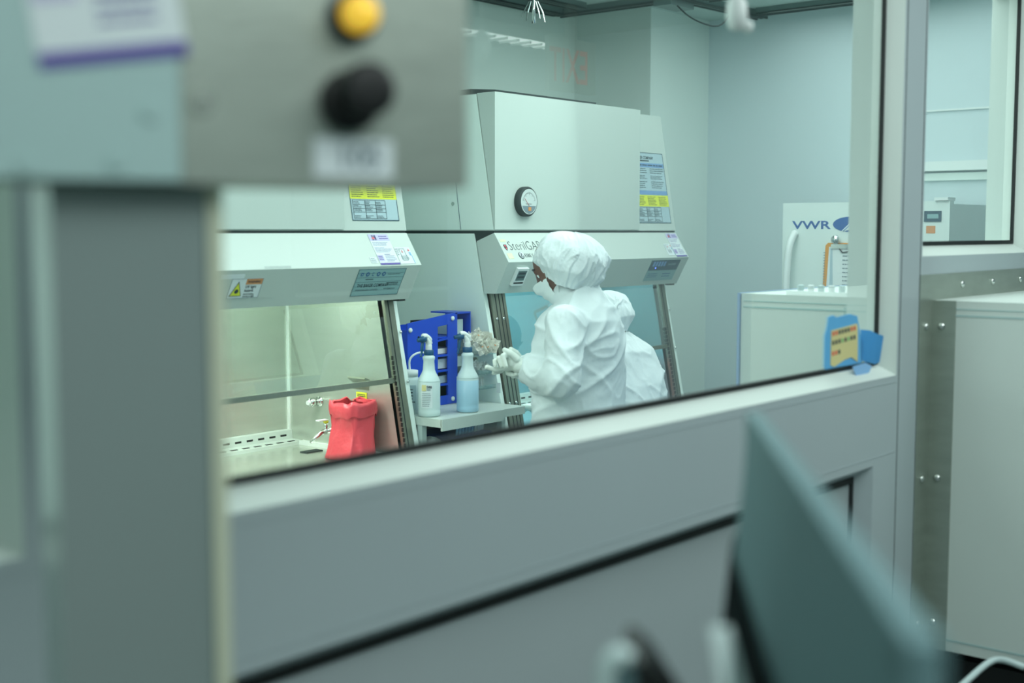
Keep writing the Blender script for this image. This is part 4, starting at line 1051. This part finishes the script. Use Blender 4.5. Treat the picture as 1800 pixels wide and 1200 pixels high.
def cap_mesh(c, fwd, left, up, a, b, h, drop, rim, seed):
    """puffy bouffant cap"""
    def crease(q, k): return max(0, 1-abs(noise.noise(q))*2.2)**k
    bm = B(); N = 220; M = 80; rings = []
    for j in range(M+1):
        t_ = j/M
        ph = t_*R_(128)
        ring = []
        st_, ct = math.sin(ph), math.cos(ph)
        rr = st_**.74 if st_ > 0 else 0
        for k in range(N):
            th = 2*PI*k/N
            x_, y_ = math.cos(th), math.sin(th)
            z = ct*h if ct > 0 else ct*drop/.62*(1-.40*max(0, x_)+.12*max(0, -x_))
            g = min(1, t_*1.6)
            wv = noise.noise(Vector((x_*1.5, y_*1.5, t_*2.4+seed)))*1.1
            c1 = crease(Vector((x_*2.6+wv, y_*2.6, t_*1.1+seed)), 4)
            c2 = crease(Vector((x_*5.5+wv*2, y_*5.5, t_*1.6+seed*2)), 4)
            c3 = crease(Vector((x_*10+wv*3, y_*10, t_*3+seed*3)), 3)
            q = Vector((x_*2.1+seed, y_*2.1, ct*1.8))
            w = 1+.085*noise.noise(q)+g*(.060*(c1-.3)+.046*(c2-.3)+.020*(c3-.3))+.018*math.sin(th*34)*max(0, t_-.72)/.28
            r2 = rr
            if t_ > .82:
                e = (t_-.82)/.18; r2 = rr*(1-e)+rim*e
            back = 1+.08*max(0, -x_)*st_
            ring.append(bm.verts.new(c+fwd*(a*r2*w*x_*back)+left*(b*r2*w*y_)+up*(z*(1+.04*noise.noise(q*1.5)+.02*(c1-.3)))))
        rings.append(ring)
    for j in range(M):
        for k in range(N): bm.faces.new((rings[j][k], rings[j][(k+1) % N], rings[j+1][(k+1) % N], rings[j+1][k]))
    bmesh.ops.remove_doubles(bm, verts=bm.verts, dist=1e-5)
    return bm

def person(O, fv, label, J, seed, face=True):
    """J: joints in local (forward, left, up)"""
    f = Vector(fv).normalized(); l = UP.cross(f).normalized()
    def W(p): return Vector(O)+f*p[0]+l*p[1]+UP*p[2]
    root = thing('person', label, 'person', O)
    H = W(J['head']); hf = (f*math.cos(J['pitch'])-UP*math.sin(J['pitch'])); hf = (Matrix.Rotation(J.get('yaw', 0), 3, 'Z') @ hf).normalized()
    hl = UP.cross(hf).normalized(); hu = hf.cross(hl).normalized()
    HM = Matrix((hf, hl, hu)).transposed()
    def hp(a, b, c): return H+hf*a+hl*b+hu*c
    # ---- body: one continuous skin surface
    bm = B()
    ball(bm, hp(-.005, 0, .02), 1, (.093, .074, .098), HM)
    ball(bm, hp(.035, 0, -.055), 1, (.055, .052, .060), HM)
    ball(bm, hp(.020, 0, -.02), 1, (.066, .064, .075), HM)
    ball(bm, hp(.094, 0, -.020), 1, (.016, .014, .017), HM)      # nose
    ball(bm, hp(.088, 0, .002), 1, (.010, .009, .024), HM)
    ball(bm, hp(.076, 0, .028), 1, (.014, .048, .011), HM)       # brow
    ball(bm, hp(.083, 0, -.052), 1, (.010, .022, .009), HM)      # lips
    ball(bm, hp(.074, 0, -.085), 1, (.018, .022, .016), HM)      # chin
    for s_ in (-1, 1):
        ball(bm, hp(.052, .040*s_, -.018), 1, (.024, .020, .022), HM)
        ball(bm, hp(-.005, .074*s_, -.010), 1, (.017, .007, .030), HM)  # ear
    neck = W(J['neck'])
    limb(bm, [hp(-.02, 0, -.05), neck], [.055, .060], 18)
    T = [W(p) for p in J['spine']]
    for i, (w_, d_) in enumerate(J['body']):
        pass
    secs = []
    for i, p in enumerate(T):
        tdir = (T[min(i+1, len(T)-1)]-T[max(i-1, 0)]).normalized(); v_ = tdir.cross(l).normalized()
        w_, d_ = J['body'][i]; secs.append((p, l, v_, w_*.82, d_*.80))
    loft(bm, secs)
    for s_ in ('L', 'R'):
        sh, el, wr = [W(p) for p in J['arm'+s_]]
        limb(bm, [sh, el, wr], [.046, .036, .025])
        hipj, kn, an, toe = [W(p) for p in J['leg'+s_]]
        limb(bm, [hipj, kn, an], [.085, .055, .038]); limb(bm, [an-UP*.02, toe], [.036, .028])
    bd = link('body', remesh(bm, .0075, 3), skin, root, True)
    # ---- gown
    bm = B(); secs = []
    for i, p in enumerate(T):
        tdir = (T[min(i+1, len(T)-1)]-T[max(i-1, 0)]).normalized(); v_ = tdir.cross(l).normalized()
        w_, d_ = J['body'][i]; secs.append((p, l, v_, w_, d_))
    for (pp, w_, d_) in J['skirt']:
        secs.insert(0, (W(pp), l, -f, w_, d_))
    loft(bm, secs)
    for s_ in ('L', 'R'):
        sh, el, wr = [W(p) for p in J['arm'+s_]]
        r0, r1, r2, r3 = J['sleeve']
        fa = el.lerp(wr, .45)+UP*-.012
        limb(bm, [sh, sh.lerp(el, .5)+(el-T[2]).normalized()*.008, el, fa, el.lerp(wr, .93)], [r0, r1, r1*1.02, r2, r3])
    if J.get('collar'):
        limb(bm, [W(p) for p in J['collar'][0]], J['collar'][1])
    gw = link('gown', remesh(bm, .0068, 5, gown_disp(seed)), gown, root, True)
    # cuffs
    for s_ in ('L', 'R'):
        sh, el, wr = [W(p) for p in J['arm'+s_]]
        dr_ = (wr-el).normalized(); c0 = el.lerp(wr, .90)
        obj('cuff', tube(B(), [c0, c0+dr_*.02, c0+dr_*.035], [.043, .041, .034], 20), gown, gw, True)
    # ---- trousers / shoes
    for s_ in ('L', 'R'):
        hipj, kn, an, toe = [W(p) for p in J['leg'+s_]]
        bm = B(); limb(bm, [hipj, kn, an], [.095, .070, .055])
        link('trouser_leg', remesh(bm, .010, 2, gown_disp(seed+4, .6)), gown, root, True)
        bm = B(); limb(bm, [an-UP*.02, an.lerp(toe, .6)-UP*.01, toe], [.050, .045, .038])
        me = remesh(bm, .009, 2)
        for v in me.vertices: v.co.z = max(v.co.z, .003)
        link('shoe_cover', me, whiteP, root, True)
    # ---- cap
    cc, ca, cb, ch, cd, rim, tilt, ctilt = J['cap']
    cf = (Matrix.Rotation(tilt, 3, l) @ f).normalized(); cl = l.copy()
    cl = (Matrix.Rotation(ctilt, 3, cf) @ cl).normalized(); cu2 = cf.cross(cl).normalized()
    cp_ = obj('cap', cap_mesh(W(cc), cf, cl, cu2, ca, cb, ch, cd, rim, seed), capM, root, True)
    # ---- mask with straps
    bm = B(); n1, n2 = 20, 14; g = []
    for i in range(n1+1):
        a = -1.15+2.3*i/n1; row = []
        for j in range(n2+1):
            v_ = j/n2; z = -.008-.098*v_
            rx = .079+.016*math.sin(v_*PI)**.8-.012*v_
            nose_b = .026*math.exp(-(a/.22)**2)*math.exp(-((v_-.15)/.28)**2)
            pl = .0022*math.sin(v_*PI*7)
            row.append(bm.verts.new(hp((rx+nose_b+pl)*math.cos(a)*1.06-.0+.010, .070*math.sin(a)*(1-.15*v_), z-.012*(1-math.cos(a))*(v_-.5)*-2)))
        g.append(row)
    for i in range(n1):
        for j in range(n2): bm.faces.new((g[i][j], g[i+1][j], g[i+1][j+1], g[i][j+1]))
    mk = obj('mask', bm, maskM, root, True)
    for s_ in (-1, 1):
        obj('strap', tube(B(), bez([hp(.042, .066*s_, -.014), hp(.030, .077*s_, .02), hp(.014, .082*s_, .052)], 5), .0022, 6), whiteP, mk, True)
        obj('strap', tube(B(), bez([hp(.030, .064*s_, -.085), hp(.012, .077*s_, -.045), hp(.000, .080*s_, .03)], 5), .0022, 6), whiteP, mk, True)
    for s_ in (-1, 1):
        e = obj('eye', B_ball(hp(.0715, .031*s_, .010), .009), whiteP, root, True)
        obj('iris', B_ball(hp(.0780, .0318*s_, .008), .0045), eyeM, e, True)
        obj('eyebrow', tube(B(), [hp(.084, .016*s_, .034), hp(.083, .032*s_, .040), hp(.072, .048*s_, .036)], [.003, .004, .002], 6), eyeM, root, True)
    return root, W
def B_ball(c, r):
    bm = B(); ball(bm, c, r); return bm

def digits_glove(root, wrist, palm, fingers, thumb, name='glove', fr=.0088):
    bm = B()
    limb(bm, [wrist, wrist.lerp(palm, .4)], [.027, .029])
    for fg in fingers: limb(bm, [wrist.lerp(palm, .55), fg[0]], [.020, .0125], 10)
    ball(bm, palm, .030)
    for i, fg in enumerate(fingers):
        rs = [fr*1.12, fr*1.02, fr*.95, fr*.80][:len(fg)]
        limb(bm, fg, rs, 10)
    limb(bm, thumb, [fr*1.6, fr*1.25, fr*1.05, fr*.9][:len(thumb)], 10)
    me = remesh(bm, .0030, 2, lambda p, n_: .0007*ridge(p*70))
    return link(name, me, gloveM, root, True)

O1 = Vector((3.726, 2.79, 0)); f1 = (-.256, .966, 0)
J1 = dict(
    head=(.085, 0, 1.515), pitch=R_(30), yaw=R_(8), neck=(.015, 0, 1.405),
    spine=[(0, 0, .86), (0, 0, .98), (.005, 0, 1.12), (.004, 0, 1.24), (.000, 0, 1.335), (.000, 0, 1.395), (.015, 0, 1.425)],
    body=[(.225, .165), (.215, .155), (.203, .158), (.195, .160), (.160, .135), (.100, .085), (.072, .068)],
    skirt=[((0, 0, .72), .235, .18), ((.0, 0, .48), .25, .20)],
    armL=[(-.020, .170, 1.325), (-.040, .250, 1.145), (.195, .095, 1.160)],
    armR=[(-.015, -.160, 1.325), (.03, -.225, 1.09), (.235, -.075, 1.150)],
    sleeve=(.080, .074, .062, .052),
    legL=[(0, .095, .86), (.01, .10, .47), (-.03, .10, .09), (.12, .11, .045)], legR=[(0, -.095, .86), (.02, -.10, .47), (.02, -.10, .09), (.17, -.12, .045)],
    collar=([(.015, 0, 1.385), (.040, 0, 1.425)], [.078, .066]),
    cap=((.044, .0, 1.540), .132, .120, .106, .088, .70, R_(-9), R_(4)))
p1, W1 = person(O1, f1, 'person in a white gown, puffy cap and mask with gloved hands clasped, facing left', J1, 1)
# clasped gloves
def hp_(x, y, dd=0): return at(x, y, 4.60+dd)
digits_glove(p1, hp_(922, 647, -.03), hp_(900, 636, -.02),
    [[hp_(893, 624, -.04), hp_(884, 625, -.065), hp_(889, 643, -.07)],
     [hp_(886, 628, -.03), hp_(877, 629, -.055), hp_(882, 643, -.06)],
     [hp_(880, 633, -.02), hp_(870, 634, -.04), hp_(871, 642, -.045)],
     [hp_(888, 646, -.02), hp_(872, 650, -.025), hp_(856, 645, -.03)]],
    [hp_(908, 630, -.045), hp_(897, 620, -.055), hp_(887, 615, -.055)])
digits_glove(p1, hp_(926, 648, .10), hp_(902, 642, .045),
    [[hp_(890, 640, .02), hp_(880, 652, .005), hp_(868, 655, -.005)],
     [hp_(892, 646, .02), hp_(893, 656, .0), hp_(900, 658, -.02)],
     [hp_(900, 652, .02), hp_(902, 661, -.005), hp_(908, 657, -.03)],
     [hp_(908, 654, .03), hp_(912, 661, .0), hp_(916, 656, -.02)]],
    [hp_(915, 632, .04), hp_(907, 620, .01), hp_(898, 614, -.005)])

O2 = Vector((4.165, 2.80, 0)); f2 = (.06, 1, 0)
J2 = dict(
    head=(.275, 0.0, 1.275), pitch=R_(50), neck=(.205, 0, 1.215),
    spine=[(.05, .0, .62), (.06, .0, .74), (.08, 0, .88), (.105, 0, 1.02), (.145, 0, 1.135), (.185, 0, 1.195), (.212, 0, 1.225)],
    body=[(.185, .17), (.178, .160), (.172, .150), (.168, .142), (.155, .125), (.105, .09), (.075, .07)],
    skirt=[((.08, 0, .52), .20, .18)],
    armL=[(.155, .150, 1.12), (.21, .20, .90), (.40, .14, .93)],
    armR=[(.155, -.120, 1.125), (.20, -.145, .90), (.40, -.13, .93)],
    sleeve=(.082, .076, .064, .050),
    legL=[(.0, .10, .64), (.36, .13, .58), (.34, .13, .09), (.47, .14, .045)], legR=[(.0, -.10, .64), (.36, -.13, .58), (.34, -.13, .09), (.47, -.14, .045)],
    collar=([(.19, 0, 1.18), (.235, 0, 1.225)], [.085, .07]),
    cap=((.225, -.012, 1.300), .122, .112, .105, .075, .62, R_(22), 0))
p2, W2 = person(O2, f2, 'person in a white gown and cap sitting bent toward the right cabinet, behind the first', J2, 6)
for s_, y in (('L', .14), ('R', -.13)):
    wr = W2((.40, y, .93)); sg = 1 if s_ == 'L' else -1
    digits_glove(p2, wr, W2((.46, y*.9, .925)),
        [[W2((.50, y*.9+o, .93)), W2((.53, y*.9+o*.9, .925)), W2((.55, y*.9+o*.8, .905))] for o in (-.03, -.010, .010, .03)],
        [W2((.47, y*.9-sg*.03, .925)), W2((.50, y*.9-sg*.05, .918)), W2((.53, y*.9-sg*.05, .910))])
# lab stool under the second person
t = thing('lab_stool', 'dark round stool under the seated person in the clean room', 'stool', (4.165, 2.81, 0))
obj('seat', lathe(B(), (4.165, 2.81, .47), [(.15, 0), (.17, .015), (.17, .04), (.15, .055)], 28), black, t, True)
obj('post', tube(B(), [(4.165, 2.81, .05), (4.165, 2.81, .47)], .022, 12), chrome, t)
for k in range(5):
    a = 2*PI*k/5
    obj('leg', tube(B(), [(4.165, 2.81, .06), (4.165+.22*math.cos(a), 2.81+.22*math.sin(a), .025)], [.02, .014], 8), chrome, t)

# ================================================================= LIGHTS
def area(x, y, z, sx, sy, power, col=(.865, 1.0, .962), rot=(0, 0, 0)):
    d = bpy.data.lights.new('area', 'AREA'); d.shape = 'RECTANGLE'; d.size = sx; d.size_y = sy; d.energy = power; d.color = col
    o = bpy.data.objects.new('area_lamp', d); C.objects.link(o); o.location = (x, y, z); o.rotation_euler = rot
    return o
def panel_light(x, y, label):
    t = thing('ceiling_light', label, 'light', (x, y, CZ))
    obj('frame', bx(x-.32, x+.32, y-.62, y+.62, CZ-.02, CZ-.001), exitW, t)
    obj('diffuser', bx(x-.29, x+.29, y-.59, y+.59, CZ-.024, CZ-.0205), lightM, t)
panel_light(2.2, 2.6, 'square light panel in the clean room ceiling, left of the sprinkler')
panel_light(4.3, 2.5, 'square light panel in the clean room ceiling, above the two people')
for x, y_, e_ in ((.5, 2.9, 46), (2.3, 2.4, 7), (3.8, 2.15, 20), (5.2, 2.5, 13)): area(x, y_, CZ-.03, 1.3, 1.4, e_)  # leftmost lamp strengthened as added fill for the left-facing panels
area(3.3, .2, CZ-.03, 2.4, 1.6, 31, (.90, 1.0, .99)); area(.6, -.6, CZ-.03, 2.4, 1.6, 36, (.90, 1.0, .99))
area(LX+.66, 3.50, 1.452, 1.0, .10, 6.2, (.95, 1.0, .90)); area(RX+.66, 3.50, 1.452, 1.0, .10, 4.5, (.80, 1.0, 1.0))
w = bpy.data.worlds.new('world'); bpy.context.scene.world = w; w.use_nodes = True
w.node_tree.nodes['Background'].inputs[0].default_value = (.55, .68, .68, 1); w.node_tree.nodes['Background'].inputs[1].default_value = .3

# ================================================================= CAMERA
cam = bpy.data.cameras.new('camera'); co = bpy.data.objects.new('camera', cam); C.objects.link(co)
cam.sensor_width = 36; cam.lens = F/1800*36; cam.clip_start = .02
co.location = (0, 0, EYE)
co.rotation_euler = (PI/2-TH, 0, -AZ)
cam.dof.use_dof = True; cam.dof.focus_distance = 5.1; cam.dof.aperture_fstop = 1.8
sc = bpy.context.scene; sc.camera = co
sc.view_settings.view_transform = 'Standard'; sc.view_settings.look = 'None'; sc.view_settings.exposure = .30
try:
    sc.cycles.use_denoising = True
    sc.cycles.max_bounces = 10; sc.cycles.transparent_max_bounces = 12
    sc.cycles.sample_clamp_indirect = 4
except Exception: pass
